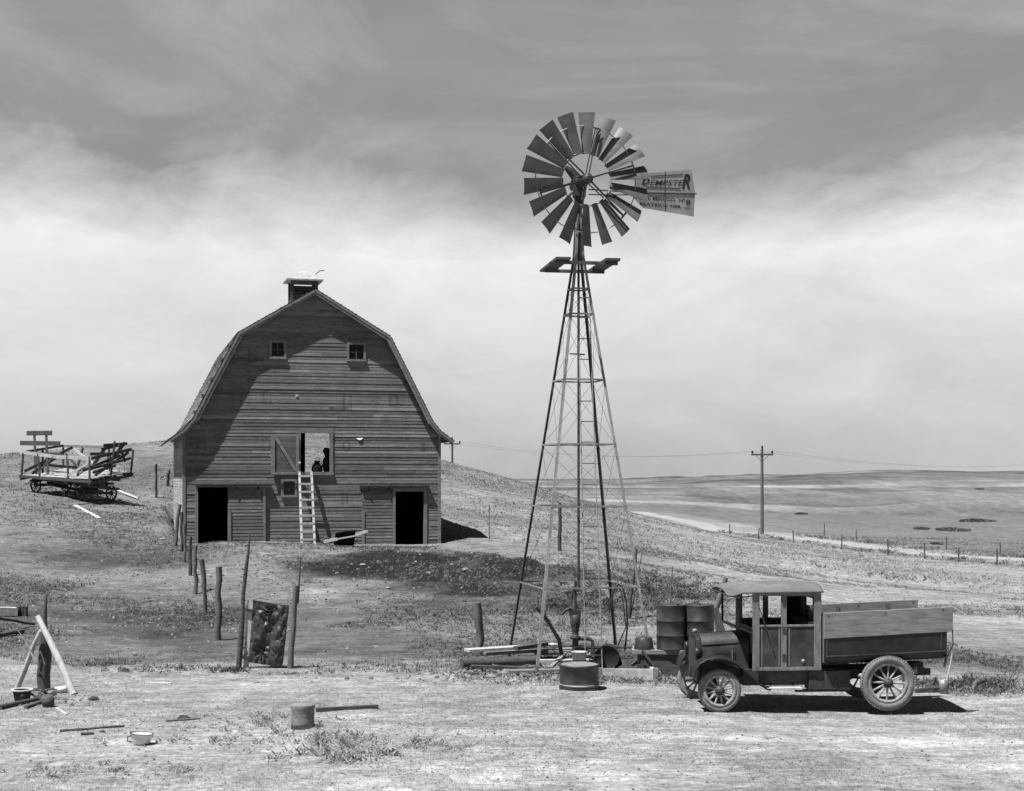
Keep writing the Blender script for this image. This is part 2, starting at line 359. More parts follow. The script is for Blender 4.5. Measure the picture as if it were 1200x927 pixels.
    n1 = N.noise(pos, 1.6, 8, .72, .3, (1, 1, 1)); n2 = N.noise(pos, 11, 6, .75); n3 = N.noise(pos, .35, 4, .6); n4 = N.noise(pos, 30, 3, .8)
    c = N.math('MULTIPLY', al, N.mapr(n1, .3, .7, .6, 1.42)); c = N.math('MULTIPLY', c, N.mapr(n2, .3, .7, .55, 1.45))
    c = N.math('MULTIPLY', c, N.mapr(n3, .3, .7, .88, 1.12)); c = N.math('MULTIPLY', c, N.mapr(n4, .3, .7, .75, 1.25))
    far = N.mapr(N.n('ShaderNodeSeparateXYZ', i_0=pos).outputs[1], 110, 260, 0, 1)
    for sc_, am, st_ in ((.05, .45, (1, .15, 1)), (.16, .4, (1, .15, 1)), (.5, .35, (1, .25, 1)), (.014, .4, (1, .8, 1))):
        v_ = N.mapr(N.noise(pos, sc_, 6, .7, .3, st_), .34, .66, 1 - am / 2, 1 + am / 2)
        c = N.math('MULTIPLY', c, N.math('ADD', 1.0, N.math('MULTIPLY', far, N.math('SUBTRACT', v_, 1.0))))
    c = N.math('MULTIPLY', c, N.mapr(N.noise(pos, 3.5, 6, .75, .4, (.35, 1.3, 1)), .35, .65, .72, 1.3))
    # scattered dark clods / pale chaff
    c = N.math('MULTIPLY', c, N.mapr(N.noise(pos, 4.5, 5, .7), .62, .70, 1, .55))
    c = N.math('MULTIPLY', c, N.mapr(N.noise(pos, 6.5, 4, .7, 0, (1, 1, 1)), .30, .36, 1.5, 1))
    cc = N.n('ShaderNodeCombineColor', i_0=c, i_1=c, i_2=c); nt.links.new(cc.outputs[0], b.inputs['Base Color'])
    b.inputs['Roughness'].default_value = .95; b.inputs['Specular IOR Level'].default_value = .1
    h = N.math('ADD', N.math('MULTIPLY', n2, .6), N.math('ADD', N.math('MULTIPLY', n4, .3), n1))
    bp = N.n('ShaderNodeBump', i_Strength=.9, i_Distance=.05, i_Height=h); nt.links.new(bp.outputs[0], b.inputs['Normal'])
    me.materials.append(m)
    o = bpy.data.objects.new('ground', me); COL.objects.link(o); o['kind'] = 'structure'
ground()
# road
mb = MB(); rows = []
for i in range(241):
    t = i / 24; p = road_at(t); q = road_at(t + .02); q0 = road_at(t - .02); d = q - q0; d /= np.linalg.norm(d); nn = np.array([d[1], -d[0]])
    rows.append([p + nn * k * .29 for k in range(-4, 5)])
vs = [(q[0], q[1], gz(q[0], q[1]) + .06 - .04 * (abs(k - 4) == 4) ) for r in rows for k, q in enumerate(r)]
mb.add(vs, [(i*9+k, i*9+k+1, (i+1)*9+k+1, (i+1)*9+k) for i in range(240) for k in range(8)], 1, True)
M['road'] = pm('pale_gravel', .34, var=.15, scale=2, bump=.3)
tag(mb.build('road', 'road'), kind='structure')

# ---------------------------------------------------------------- grass and weeds (uncountable)
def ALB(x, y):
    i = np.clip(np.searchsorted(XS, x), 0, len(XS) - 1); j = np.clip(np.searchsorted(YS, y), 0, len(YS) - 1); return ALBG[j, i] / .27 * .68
def tufts(name, x, y, h, w, val, n_bl, label, cat, lean=.6, up_=0):
    """x,y arrays of clump centres; every clump n_bl narrow bent blades"""
    N_ = len(x); X = np.repeat(x, n_bl); Y = np.repeat(y, n_bl); H = np.repeat(h, n_bl) * RNG.uniform(.5, 1.15, N_ * n_bl); W = np.repeat(w, n_bl)
    sp = np.repeat(h, n_bl) * .45; X = X + RNG.normal(0, 1, len(X)) * sp; Y = Y + RNG.normal(0, 1, len(Y)) * sp; Z = meshz(X, Y) - .01
    an = RNG.uniform(0, math.tau, len(X)); l = RNG.uniform(.1, lean, len(X)) * H; la = RNG.uniform(0, math.tau, len(X))
    Z = Z + np.repeat(up_ * h, n_bl) * RNG.random(len(X)); H = H * (1 - .5 * (up_ > 0))
    dx = np.cos(an) * W / 2; dy = np.sin(an) * W / 2; lx = np.cos(la) * l; ly = np.sin(la) * l
    v = np.stack([np.c_[X - dx, Y - dy, Z], np.c_[X + dx, Y + dy, Z], np.c_[X + dx * .7 + lx * .4, Y + dy * .7 + ly * .4, Z + H * .6], np.c_[X - dx * .7 + lx * .4, Y - dy * .7 + ly * .4, Z + H * .6], np.c_[X + lx, Y + ly, Z + H]], 1).reshape(-1, 3)
    k = np.arange(len(X)) * 5
    q = np.c_[k, k+1, k+2, k+3]; t = np.c_[k+3, k+2, k+4]
    me = bpy.data.meshes.new(name); me.vertices.add(len(v)); me.vertices.foreach_set('co', v.astype(np.float32).ravel())
    loops = np.concatenate([q.ravel(), t.ravel()]).astype(np.int32); me.loops.add(len(loops)); me.loops.foreach_set('vertex_index', loops)
    ls = np.concatenate([np.arange(len(q)) * 4, len(q) * 4 + np.arange(len(t)) * 3]).astype(np.int32)
    me.polygons.add(len(ls)); me.polygons.foreach_set('loop_start', ls)
    try: me.polygons.foreach_set('loop_total', np.concatenate([np.full(len(q), 4), np.full(len(t), 3)]).astype(np.int32))
    except Exception: pass
    me.update(calc_edges=True)
    cv = np.clip(np.repeat(val * ALB(x, y), n_bl) * RNG.uniform(.7, 1.3, len(X)), .02, .8); me.attributes.new('alb', 'FLOAT', 'POINT').data.foreach_set('value', np.repeat(cv, 5).astype(np.float32))
    me.materials.append(M['blade']); o = bpy.data.objects.new(name, me); COL.objects.link(o)
    return tag(o, label, cat, kind='stuff')
m, nt, b = newmat('dry_grass_blades'); N = NT(nt); a = N.n('ShaderNodeAttribute', attribute_name='alb').outputs['Fac']
cc = N.n('ShaderNodeCombineColor', i_0=a, i_1=a, i_2=a); nt.links.new(cc.outputs[0], b.inputs['Base Color']); b.inputs['Roughness'].default_value = .8
tr = N.n('ShaderNodeBsdfTranslucent'); nt.links.new(cc.outputs[0], tr.inputs[0]); mx = N.n('ShaderNodeMixShader', i_0=.3); nt.links.new(b.outputs[0], mx.inputs[1]); nt.links.new(tr.outputs[0], mx.inputs[2])
nt.links.new(mx.outputs[0], nt.nodes['Material Output'].inputs[0]); M['blade'] = m
def wedge(n, y0, y1, pw=1.0):
    y = y0 + (y1 - y0) * RNG.random(n) ** pw; x = (RNG.random(n) - .5) * 2 * (.42 * y + 3); return x, y
def inbarn(x, y):
    u, n_ = barn_uv(x, y); return (np.abs(u) < BW + .25) & (n_ > -.9) & (n_ < BL + .3)
def mask_noise(x, y, sc, th, seed): return fbm(x * sc, y * sc, 3, seed) > th
x, y = wedge(90000, 16, 34); k = (fbm(x * .5, y * .5, 3, 101) + .25 * RNG.random(len(x)) > .08) & (vnoise(x * .35, y * .6, 55) > .18); x = x[k]; y = y[k]
tufts('dry_grass', x, y, RNG.uniform(.015, .05, len(x)), RNG.uniform(.005, .01, len(x)), RNG.uniform(.22, .42, len(x)), 4, 'short dry grass and chaff over the pale trampled yard', 'grass')
x, y = wedge(120000, 30, 60, .9); k = (~inbarn(x, y)) & (fbm(x * .3, y * .3, 3, 103) + .3 * RNG.random(len(x)) > .10) & (fbm(x * .16 + 4, y * .2, 2, 58) > -.12)
dk = np.exp(-((x + 3) / 6.5) ** 2 - ((y - 47) / 4) ** 2); k &= RNG.random(len(x)) > dk * .8; x = x[k]; y = y[k]
tufts('prairie_grass', x, y, RNG.uniform(.03, .085, len(x)), RNG.uniform(.008, .02, len(x)), np.where(RNG.random(len(x)) < .45, .12, .29) * RNG.uniform(.75, 1.25, len(x)), 5, 'patchy dry prairie grass on the slope around the barn', 'grass')
x, y = wedge(70000, 55, 125, .8); k = (~inbarn(x, y)) & (fbm(x * .2, y * .2, 3, 104) + .3 * RNG.random(len(x)) > .08); x = x[k]; y = y[k]
dr = np.array([np.min(np.hypot(x - p[0], y - p[1])) if 0 else 0 for p in []]); 
rd = np.full(len(x), 99.)
for i in range(0, 160): p = road_at(i / 24); rd = np.minimum(rd, np.hypot(x - p[0], y - p[1]))
k = rd > 2.4; x = x[k]; y = y[k]
tufts('hill_grass', x, y, RNG.uniform(.05, .12, len(x)), RNG.uniform(.02, .045, len(x)), np.where(RNG.random(len(x)) < .3 - .25 * (x > 3), .17, .33) * RNG.uniform(.8, 1.2, len(x)), 3, 'thin dry grass over the rising hill and pasture', 'grass')
# darker weeds: around the well, along the fence line, foreground clumps, beside the road
wx, wy, wh, wv = [], [], [], []
def weeds(px, py, sx, sy, n, h, v):
    c = G(px, py)
    X = RNG.normal(c.x, sx, n); Y = RNG.normal(c.y, sy, n); wx.extend(X); wy.extend(Y); wh.extend(RNG.uniform(.4, 1.1, n) * h); wv.extend(RNG.uniform(.6, 1.3, n) * v)
for a_ in [(640, 795, 1.0, .25, 120, .16, .24), (735, 800, .9, .3, 110, .16, .2), (560, 785, .5, .3, 40, .14, .2), (400, 885, .45, .3, 50, .2, .28), (385, 868, .5, .3, 40, .16, .26), (245, 868, .8, .3, 40, .12, .26),
           (300, 850, .6, .5, 50, .12, .24), (80, 905, .8, .3, 40, .12, .2), (500, 875, .4, .3, 30, .12, .25), (225, 784, .5, .16, 45, .12, .1), (165, 787, .35, .2, 24, .12, .1), (275, 787, .2, .1, 22, .16, .08), (325, 790, .5, .1, 22, .09, .1), (120, 780, .5, .2, 22, .1, .1), (1135, 805, .6, .3, 120, .25, .1), (1160, 812, .6, .2, 60, .2, .15),
           (790, 690, 1.1, 2.4, 210, .22, .13), (740, 700, 1.2, 2.4, 170, .22, .13), (700, 705, 1.5, 2.6, 150, .18, .13), (660, 690, 1.8, 2.6, 150, .15, .13), (830, 700, .8, 1.0, 40, .2, .13), (210, 615, .5, 2.5, 90, .14, .12), (1040, 678, 1., 1., 10, .4, .14), (620, 800, .5, .2, 50, .14, .4), (860, 800, .4, .2, 30, .14, .3)]:
    weeds(*a_)
for i in range(10, 120, 1):
    p = road_at(i / 24)
    if RNG.random() < .6:
        n_ = RNG.integers(4, 14); s = 3.0 if RNG.random() < .7 else -3.0
        wx.extend(RNG.normal(p[0] + s, .7, n_)); wy.extend(RNG.normal(p[1], 1., n_)); wh.extend(RNG.uniform(.12, .4, n_)); wv.extend(RNG.uniform(.10, .2, n_))
wx, wy, wh, wv = map(np.array, (wx, wy, wh, wv)); k = ~inbarn(wx, wy); wx, wy, wh, wv = wx[k], wy[k], wh[k], wv[k]
tufts('weeds', wx, wy, wh * .9, wh * .16 + .006, wv, 12, 'dark leafy weeds round the well, fence line and road edge', 'weeds', 1.3, .6)

# ---------------------------------------------------------------- barn
BZ = 1.5
barn = thing('barn', 'weathered gambrel-roofed wooden barn with cupola and open loft door on the slope', 'barn', (BP[0], BP[1], BZ), BF)
def FU(px, py, n=0.0):
    """pixel ray against the facade plane -> local (u, z)"""
    dx = (px - HX) / F; # X = dx*Y
    # (X-BPx)*(-BS) + (Y-BPy)*BC = n
    Y = (n - BP[0] * BS + BP[1] * BC) / (-dx * BS + BC); X = dx * Y
    u = (X - BP[0]) * BC + (Y - BP[1]) * BS
    return u, CZ - (py - HY) / F * Y - BZ
PROF = [(0, 9.5), (2.80, 7.83), (3.83, 5.83), (4.42, 4.66), (4.74, 4.28), (5.26, 3.9)]
def hw(z):
    if z <= 4.2: return BW
    pts = [(z_, u_ - .1) for u_, z_ in PROF]
    for (z1, u1), (z2, u2) in zip(pts, pts[1:]):
        if z2 <= z <= z1:
            return min(BW, max(.01, u1 + (u2 - u1) * (z1 - z) / (z1 - z2)))
    return .01
LETTERS = [(296, 417, .34, .55, 'D', .4), (278, 468, .4, .5, 'H', .3), (313, 466, .34, .55, 'O', .35), (388, 478, .18, .2, 'O', .5), (407, 472, .36, .66, 'H', .5), (461, 469, .34, .5, 'D', .45), (236, 524, .36, .55, 'O', .4),
           (312, 522, .3, .5, 'D', .35), (406, 523, .3, .42, 'O', .5), (496, 524, .2, .42, '8', .5), (404, 584, .26, .44, 'A', .45)]
def rect(px0, py0, px1, py1):
    u0, z1 = FU(px0, py0); u1, _ = FU(px1, py0); _, z0 = FU((px0 + px1) / 2, py1); _, z1 = FU((px0 + px1) / 2, py0)
    return [u0, u1, z0, z1]
LD = rect(232, 571, 267, 637); RD = rect(463.5, 576, 496.5, 637); LO = rect(352.5, 507.5, 386.5, 553); SW = rect(332, 564, 345.5, 580)
W1 = rect(318.5, 401.5, 332.5, 418); W2 = rect(409, 404, 426, 421)
LD[2] = -.35; RD[2] = -.35
def siding(mb, hwf, z0, z1, holes, out, lap=.125, left=True):
    zs = [z0 + i * lap for i in range(int((z1 - z0) / lap) + 1)] + [z1]
    for i in range(len(zs) - 1):
        a, b_ = zs[i], zs[i+1]
        cuts = sorted({a, b_} | {h[k] for h in holes for k in (2, 3) if a < h[k] < b_} | {z_ for _, z_ in PROF if a < z_ < b_})
        joints = sorted(random.uniform(-5, 5) for _ in range(random.choice((1, 2, 3, 3, 4)))); cols = [random.choice((.72, .85, .92, 1, 1, 1, 1.08, 1.15, 1.35)) * random.uniform(.86, 1.14) for _ in range(len(joints) + 1)]
        dz = random.uniform(-.004, .006); out = random.uniform(.005, .015)
        for c, d in zip(cuts, cuts[1:]):
            if d - c < 1e-4: continue
            mid = (c + d) / 2; spans = [(-1, 1)]
            hs = sorted([(h[0], h[1]) for h in holes if h[2] < mid < h[3]])
            xs = [('L',)] ; edges = []
            cur = 'L'; segs = []
            for h in hs: segs.append((cur, h[0])); cur = h[1]
            segs.append((cur, 'R'))
            for s0, s1 in segs:
                js = [j for j in joints if (s0 == 'L' or j > s0 + .1) and (s1 == 'R' or j < s1 - .1) and abs(j) < hwf(mid) - .15]
                pts = [s0] + js + [s1]
                for p0, p1 in zip(pts, pts[1:]):
                    def ux(p, z): return -hwf(z) if p == 'L' else hwf(z) if p == 'R' else p
                    mu = (ux(p0, mid) + ux(p1, mid)) / 2; ci = sum(mu > j for j in joints)
                    yo = lambda z: -out * (1 - (z - a) / (b_ - a)) - .004 + dz
                    g0 = .003 if p0 not in ('L',) else 0; g1 = .003 if p1 != 'R' else 0
                    A = (ux(p0, c) + g0, yo(c), c); B = (ux(p1, c) - g1, yo(c), c); C_ = (ux(p1, d) - g1, yo(d), d); D = (ux(p0, d) + g0, yo(d), d)
                    mb.add([A, B, C_, D], [(0, 1, 2, 3)], cols[ci])
                    if abs(c - a) < 1e-6: mb.add([(A[0], .0, c), (B[0], .0, c), B, A], [(0, 1, 2, 3)], cols[ci] * .8)
    return mb
SM = None
EPS = 9.42
fr = MB(); siding(fr, hw, -.3, EPS, [LD, RD, LO, SW, W1, W2], .012)
M['siding'] = siding_mat()
# base tone of the siding
for n_ in M['siding'].node_tree.nodes: pass
fr.c = [c * .168 for c in fr.c]
wf = fr.build('front_wall', 'siding', barn)
# inner lining of the front wall (so the wall has real thickness)
def flat_wall(mb, y0, y1, holes, hwf, z0, z1):
    cuts = sorted({z0, z1} | {h[k] for h in holes for k in (2, 3) if z0 < h[k] < z1} | {z_ for _, z_ in PROF if z0 < z_ < z1} | {4.2})
    for c, d in zip(cuts, cuts[1:]):
        mid = (c + d) / 2; hs = sorted([(h[0], h[1]) for h in holes if h[2] < mid < h[3]]); cur = 'L'; segs = []
        for h in hs: segs.append((cur, h[0])); cur = h[1]
        segs.append((cur, 'R'))
        ux = lambda p, z: -hwf(z) + .01 if p == 'L' else hwf(z) - .01 if p == 'R' else p
        for p0, p1 in segs:
            mb.prism([(ux(p0, c), y0, c), (ux(p1, c), y0, c), (ux(p1, d), y0, d), (ux(p0, d), y0, d)], (0, y1 - y0, 0), .1)
    return mb
flat_wall(MB(), .003, .09, [LD, RD, LO, SW, W1, W2], hw, -.3, EPS).build('wall_lining', 'siding', wf)
# back wall with the big hay opening that lets the hillside show through
def BU(px, py):
    return FU(px, py, BL)
bu0, _ = BU(357.3, 530); bu1, _ = BU(400, 530); _, bz0 = BU(372, 575); _, bz1 = BU(372, 503)
BO = [bu0, bu1, bz0, bz1 + .25]
bk = MB(); flat_wall(bk, BL - .09, BL, [BO], hw, -.3, EPS).build('back_wall', 'siding', barn)
# side walls with lap siding
for sgn in (-1, 1):
    sw = MB()
    for i in range(int(4.7 / .112)):
        z = -.4 + i * .112; xo = BW + .012; c = .135 * random.uniform(.8, 1.2) * 1.6
        cuts = [0] + sorted(random.uniform(.5, BL - .5) for _ in range(3)) + [BL]
        for y0, y1 in zip(cuts, cuts[1:]):
            c = .34 * random.uniform(.8, 1.25)
            sw.add([(sgn * xo, y0, z), (sgn * xo, y1, z), (sgn * (BW + .002), y1, z + .112), (sgn * (BW + .002), y0, z + .112)], [(0, 1, 2, 3)], c)
            sw.add([(sgn * (BW), y0, z), (sgn * BW, y1, z), (sgn * xo, y1, z), (sgn * xo, y0, z)], [(0, 1, 2, 3)], c)
    sw.box(sgn * (BW - .09) if sgn > 0 else -(BW - .001), sgn * (BW - .001) if sgn > 0 else -(BW - .09), .095, BL - .095, -.4, 4.3, .1)
    sw.build('side_wall', 'siding', barn)
    cb = MB(); cb.box(sgn * BW - .055 + .03 * sgn, sgn * BW + .055 + .03 * sgn, -.035, .04, -.35, 4.15, 1)
    cb.build('corner_board', 'trim', barn)
# roof: stepped shingle courses along the gambrel profile
OV = .24
def roof_pts():
    out = []
    for (u1, z1), (u2, z2) in zip(PROF, PROF[1:]):
        L = math.hypot(u2 - u1, z2 - z1); n_ = max(1, round(L / .16))
        for k in range(n_): out.append((u1 + (u2 - u1) * k / n_, z1 + (z2 - z1) * k / n_))
    return out + [PROF[-1]]
for sgn in (-1, 1):
    rf = MB(); rp = roof_pts()
    for (u1, z1), (u2, z2) in zip(rp, rp[1:]):
        nx, nz = (z1 - z2), (u2 - u1); L = math.hypot(nx, nz); nx /= L; nz /= L
        cuts = [-OV]
        while cuts[-1] < BL + OV: cuts.append(min(BL + OV, cuts[-1] + random.uniform(.12, .9)))
        for y0, y1 in zip(cuts, cuts[1:]):
            li = random.uniform(.015, .03); c = random.uniform(.7, 1.3) * (1 if random.random() > .06 else .4)
            a0 = (sgn * (u1 + nx * .045), z1 + nz * .045); b0 = (sgn * (u2 + nx * (.045 + li)), z2 + nz * (.045 + li)); b1 = (sgn * (u2 + nx * .04), z2 + nz * .04)
            rf.add([(a0[0], y0, a0[1]), (a0[0], y1, a0[1]), (b0[0], y1, b0[1]), (b0[0], y0, b0[1]), (b1[0], y1, b1[1]), (b1[0], y0, b1[1])], [(0, 1, 2, 3), (3, 2, 4, 5)], c)
    # sheathing below
    for (u1, z1), (u2, z2) in zip(PROF, PROF[1:]):
        nx, nz = (z1 - z2), (u2 - u1); L = math.hypot(nx, nz); nx /= L; nz /= L
        rf.prism([(sgn * u1, -OV - .026, z1 + .002), (sgn * u2, -OV - .026, z2 + .002), (sgn * (u2 + nx * .035), -OV - .026, z2 + nz * .035), (sgn * (u1 + nx * .035), -OV - .026, z1 + nz * .035)], (0, BL + 2 * OV + .02, 0), .35)
    ro = rf.build('roof_slope', 'shingle', barn)
    # rake boards
    rk = MB()
    for k, ((u1, z1), (u2, z2)) in enumerate(zip(PROF, PROF[1:])):
        nx, nz = (z1 - z2), (u2 - u1); L = math.hypot(nx, nz); nx /= L; nz /= L; w = .17 if k < 3 else .13
        if k == 0: nx0, nz0 = 0, 1
        else: nx0, nz0 = pn
        kx, kz = (nx, nz)
        if k + 2 < len(PROF):
            (u3, z3) = PROF[k+2]; mx_, mz_ = (z2 - z3), (u3 - u2); l2 = math.hypot(mx_, mz_); bx, bz = nx + mx_ / l2, nz + mz_ / l2; l3 = math.hypot(bx, bz); kx, kz = bx / l3, bz / l3
        pn = (kx, kz)
        rk.prism([(sgn * u1, -OV - .03, z1), (sgn * u2, -OV - .03, z2), (sgn * (u2 - kx * w), -OV - .03, z2 - kz * w), (sgn * (u1 - nx0 * w), -OV - .03, z1 - nz0 * w)], (0, .035, 0), 1)
        rk.prism([(sgn * u1, -OV - .05, z1 + .01), (sgn * u2, -OV - .05, z2 + .01), (sgn * (u2 - kx * .06), -OV - .05, z2 - kz * .06), (sgn * (u1 - nx0 * .06), -OV - .05, z1 - nz0 * .06)], (0, .019, 0), 1.3)
    rk.build('rake_board', 'trim', ro)
    cl = None
    if sgn < 0:
        for (pu, pz) in ((3.3, 6.84), (3.68, 6.1), (4.0, 5.5), (4.3, 4.9)):
            c = MB(); c.beam((-(pu + .07), -.1, pz + .05), (-(pu + .07), .7, pz + .05), .07, .09); c.build('roof_cleat', 'wood_d', ro)
# trim, frames, doors
def frame(name, r, w, mat, y=-.045, t=.05, sill=True, top=True, par=barn):
    f = MB()
    f.box(r[0] - w, r[0], y, y + t, r[2] - (w if sill else 0), r[3] + (w if top else 0)); f.box(r[1], r[1] + w, y, y + t, r[2] - (w if sill else 0), r[3] + (w if top else 0))
    if top: f.box(r[0] + .001, r[1] - .001, y - .002, y + t, r[3], r[3] + w)
    if sill: f.box(r[0] - w * 1.1, r[1] + w * 1.1, y - .03, y + t - .004, r[2] - w, r[2])
    return f.build(name, mat, par)
def slide_door(r, rx0, rx1, ztop, dr):
    f = MB(); z = .02
    while z < dr[3]:
        f.add([(dr[0], -.075, z), (dr[1], -.075, z), (dr[1], -.065, min(dr[3], z + .125)), (dr[0], -.065, min(dr[3], z + .125))], [(0, 1, 2, 3)], .15 * random.uniform(.75, 1.3) * 1.0)
        z += .125
    f.box(dr[0], dr[1], -.064, -.03, .02, dr[3], .12)
    d = f.build('sliding_door', 'siding', barn)
    e = MB(); e.box(dr[0] - .001, dr[0] + .09, -.10, -.076, .03, dr[3] * .62); e.build('door_edge_board', 'trim', d); e = MB(); e.box(dr[1] - .09, dr[1] + .001, -.09, -.076, .02, dr[3]); e.build('door_edge_board', 'trim', d)
    rl = MB(); rl.beam((rx0, -.12, ztop), (rx1, -.12, ztop), .09, .045); rl.box(rx0, rx1, -.08, -.02, ztop - .07, ztop - .015); rl.build('door_rail', 'wood_d', d)
    for q in (.2, .8):
        h = MB(); u = dr[0] + (dr[1] - dr[0]) * q; h.box(u - .03, u + .03, -.135, -.11, ztop - .3, ztop + .03); h.lathe([(0, 0), (.05, 0), (.05, .02), (0, .02)], 12, Matrix.Translation((u, -.13, ztop + .03)) @ Matrix.Rotation(R(90), 4, 'X')); h.build('roller_hanger', 'iron', d)
    return d
u0, _ = FU(229, 568); u1, zt = FU(318, 568.5); du, _ = FU(311, 600)
frame('door_frame', [LD[0], LD[1], -.3, LD[3]], .11, 'trim_l', sill=False)
slide_door(LD, u0, u1, zt + .02, [LD[1] + .02, du, 0, LD[3] + .0])
u0, _ = FU(421, 568); u1, zt = FU(503, 570); du, _ = FU(424, 600)
frame('door_frame', [RD[0] - .0, RD[1], -.3, RD[3]], .12, 'trim_l', sill=False)
slide_door(RD, u0, u1, zt + .02, [du, RD[0] - .02, 0, RD[3] + .08])
frame('loft_frame', LO, .12, 'trim_l')
# open loft door, hinged at the left jamb, flat against the wall
a0, _ = FU(317.5, 530); a1, _ = FU(350, 530); _, c0 = FU(330, 553.5); _, c1 = FU(330, 511)
ld = MB(); z = c0
while z < c1: ld.box(a0, a1, -.085, -.055, z, min(c1, z + .135), .12 * random.uniform(.8, 1.2)); z += .138
ldo = ld.build('loft_door', 'siding', barn)
br = MB(); br.box(a0 - .01, a0 + .13, -.12, -.086, c0, c1 + .03); br.box(a1 - .1, a1, -.12, -.086, c0, c1); br.box(a0 - .02, a1, -.15, -.1205, c0 - .08, c0 + .02)
br.beam((a0 + .15, -.105, c1 - .02), (a1 - .12, -.105, c0 + .06), .035, .11, up=(1, 0, 1)); br.build('brace', 'trim', ldo)
hg = MB(); hg.lathe([(0, 0), (.035, 0), (.04, .015), (.02, .03), (0, .03)], 10, Matrix.Translation((a1 + .02, -.13, c0 + .35)) @ Matrix.Rotation(R(90), 4, 'X')); hg.build('latch_knob', 'enamel', ldo)
def window(r, panes=(2, 2)):
    o = frame('window', r, .085, 'trim_l')
    g = MB(); g.box(r[0], r[1], .03, .035, r[2], r[3]); g.build('pane', 'glass', o)
    s = MB(); t = .022
    for k in range(1, panes[0]): u = r[0] + (r[1] - r[0]) * k / panes[0]; s.box(u - t, u + t, .0, .028, r[2], r[3])
    for k in range(1, panes[1]): z = r[2] + (r[3] - r[2]) * k / panes[1]; s.box(r[0], r[1], .004, .027, z - t, z + t)
    s.build('muntin', 'wood_vd', o)
window(W1); window(W2); window(SW, (2, 2))
# white scrap of paper nailed to the wall
pu, pz = FU(421.5, 514.6); pp = MB(); pp.add([(pu - .14, -.02, pz + .035), (pu + .13, -.02, pz + .05), (pu + .05, -.05, pz - .03), (pu - .05, -.05, pz - .035)], [(0, 1, 2, 3)]); pp.add([(pu - .14, -.016, pz + .035), (pu + .13, -.016, pz + .05), (pu + .05, -.046, pz - .03), (pu - .05, -.046, pz - .035)], [(3, 2, 1, 0)])
pp.build('paper_scrap', 'enamel', barn)
pu, pz = FU(347.8, 463.3); pp = MB(); pp.box(pu - .05, pu + .05, -.03, -.02, pz - .04, pz + .03); pp.build('paper_scrap', 'enamel', barn)
# loft floor, foundation
fl = MB(); fl.box(-BW + .1, BW - .1, .1, BL - .1, 2.28, 2.36); fl.build('loft_floor', 'floorwood', barn)
fd = MB(); fd.box(-BW + .02, BW - .02, .1, .14, -.6, .0); fd.box(-BW + .02, -BW + .1, .2, BL - .1, -.6, -.0); fd.box(BW - .1, BW - .02, .2, BL - .1, -.6, .0); fd.build('foundation', 'rock', barn)
# cupola
cu = MB(); cn = 3.6; hwc = .47
for sx in (-1, 1):
    for sy in (-1, 1): cu.box(sx * hwc - .06, sx * hwc + .06, cn + sy * hwc - .06, cn + sy * hwc + .06, 9.0, 10.33)
cu.box(-hwc, hwc, cn - hwc - .02, cn - hwc + .02, 9.0, 9.75); cu.box(-hwc - .02, -hwc + .02, cn - hwc, cn + hwc, 9.0, 9.6); cu.box(hwc - .02, hwc + .02, cn - hwc, cn + hwc, 9.0, 9.6); cu.box(-hwc, hwc, cn + hwc - .02, cn + hwc + .02, 9.0, 10.2)
cu.box(-hwc, hwc, cn - hwc - .03, cn - hwc + .03, 10.12, 10.33)
for sx in (-1, 1):
    for k in range(4):
        z = 9.68 + k * .12; cu.beam((sx * hwc, cn - hwc, z), (sx * hwc, cn + hwc, z), .1, .015, up=(sx, 0, 1))
for k in range(3): cu.beam((-hwc, cn - hwc, 9.84 + k * .1), (hwc, cn - hwc, 9.84 + k * .1), .08, .015, up=(0, -.7, 1))
cuo = cu.build('cupola', 'wood_vd', barn)
cr = MB(); e = .72; zz = 10.33
base = [(-e, cn - e, zz), (e, cn - e, zz), (e, cn + e, zz), (-e, cn + e, zz)]; midr = [(-.38, cn - .38, zz + .27), (.38, cn - .38, zz + .27), (.38, cn + .38, zz + .27), (-.38, cn + .38, zz + .27)]; top = (0, cn, zz + .42)
vs = base + midr + [top] + [(p[0], p[1], p[2] - .05) for p in base]
cr.add(vs, [(0, 1, 5, 4), (1, 2, 6, 5), (2, 3, 7, 6), (3, 0, 4, 7), (4, 5, 8), (5, 6, 8), (6, 7, 8), (7, 4, 8), (0, 9, 10, 1), (1, 10, 11, 2), (2, 11, 12, 3), (3, 12, 9, 0), (9, 12, 11, 10)], 1.5)
cr.build('cupola_roof', 'shingle', cuo)
lw = MB(); lw.tube([(.42, cn, zz + .2), (.52, cn, zz + .3), (.66, cn, zz + .43), (.85, cn, zz + .45)], .018, 6); lw.build('lightning_rod', 'iron', cuo)

# ladder against the loft door
def wpt(u, n, z): return Vector((BP[0] + u * BC - n * BS, BP[1] + u * BS + n * BC, BZ + z))
lu, _ = FU(357.5, 600); _, lzt = FU(357.5, 554.5)
lad = thing('ladder', 'pale wooden ladder leaning on the barn wall below the open loft door', 'ladder', wpt(lu, -.95, gz(*wpt(lu, -.95, 0)[:2]) - BZ), BF)
LH = lzt - (lad.location.z - BZ) + .05
for sx in (-1, 1):
    r_ = MB(); r_.beam((sx * .235, 0, -.03), (sx * .225, .86, LH), .075, .10, up=(0, 1, 0)); r_.build('rail', 'wood_w', lad)
for k in range(9):
    t = (k + .55) / 9.1; q = MB(); q.beam((-.27, -.055 + .86 * t, LH * t), (.27, -.055 + .86 * t, LH * t), .03, .075, up=(0, 0, 1)); q.build('rung', 'wood_w', lad)

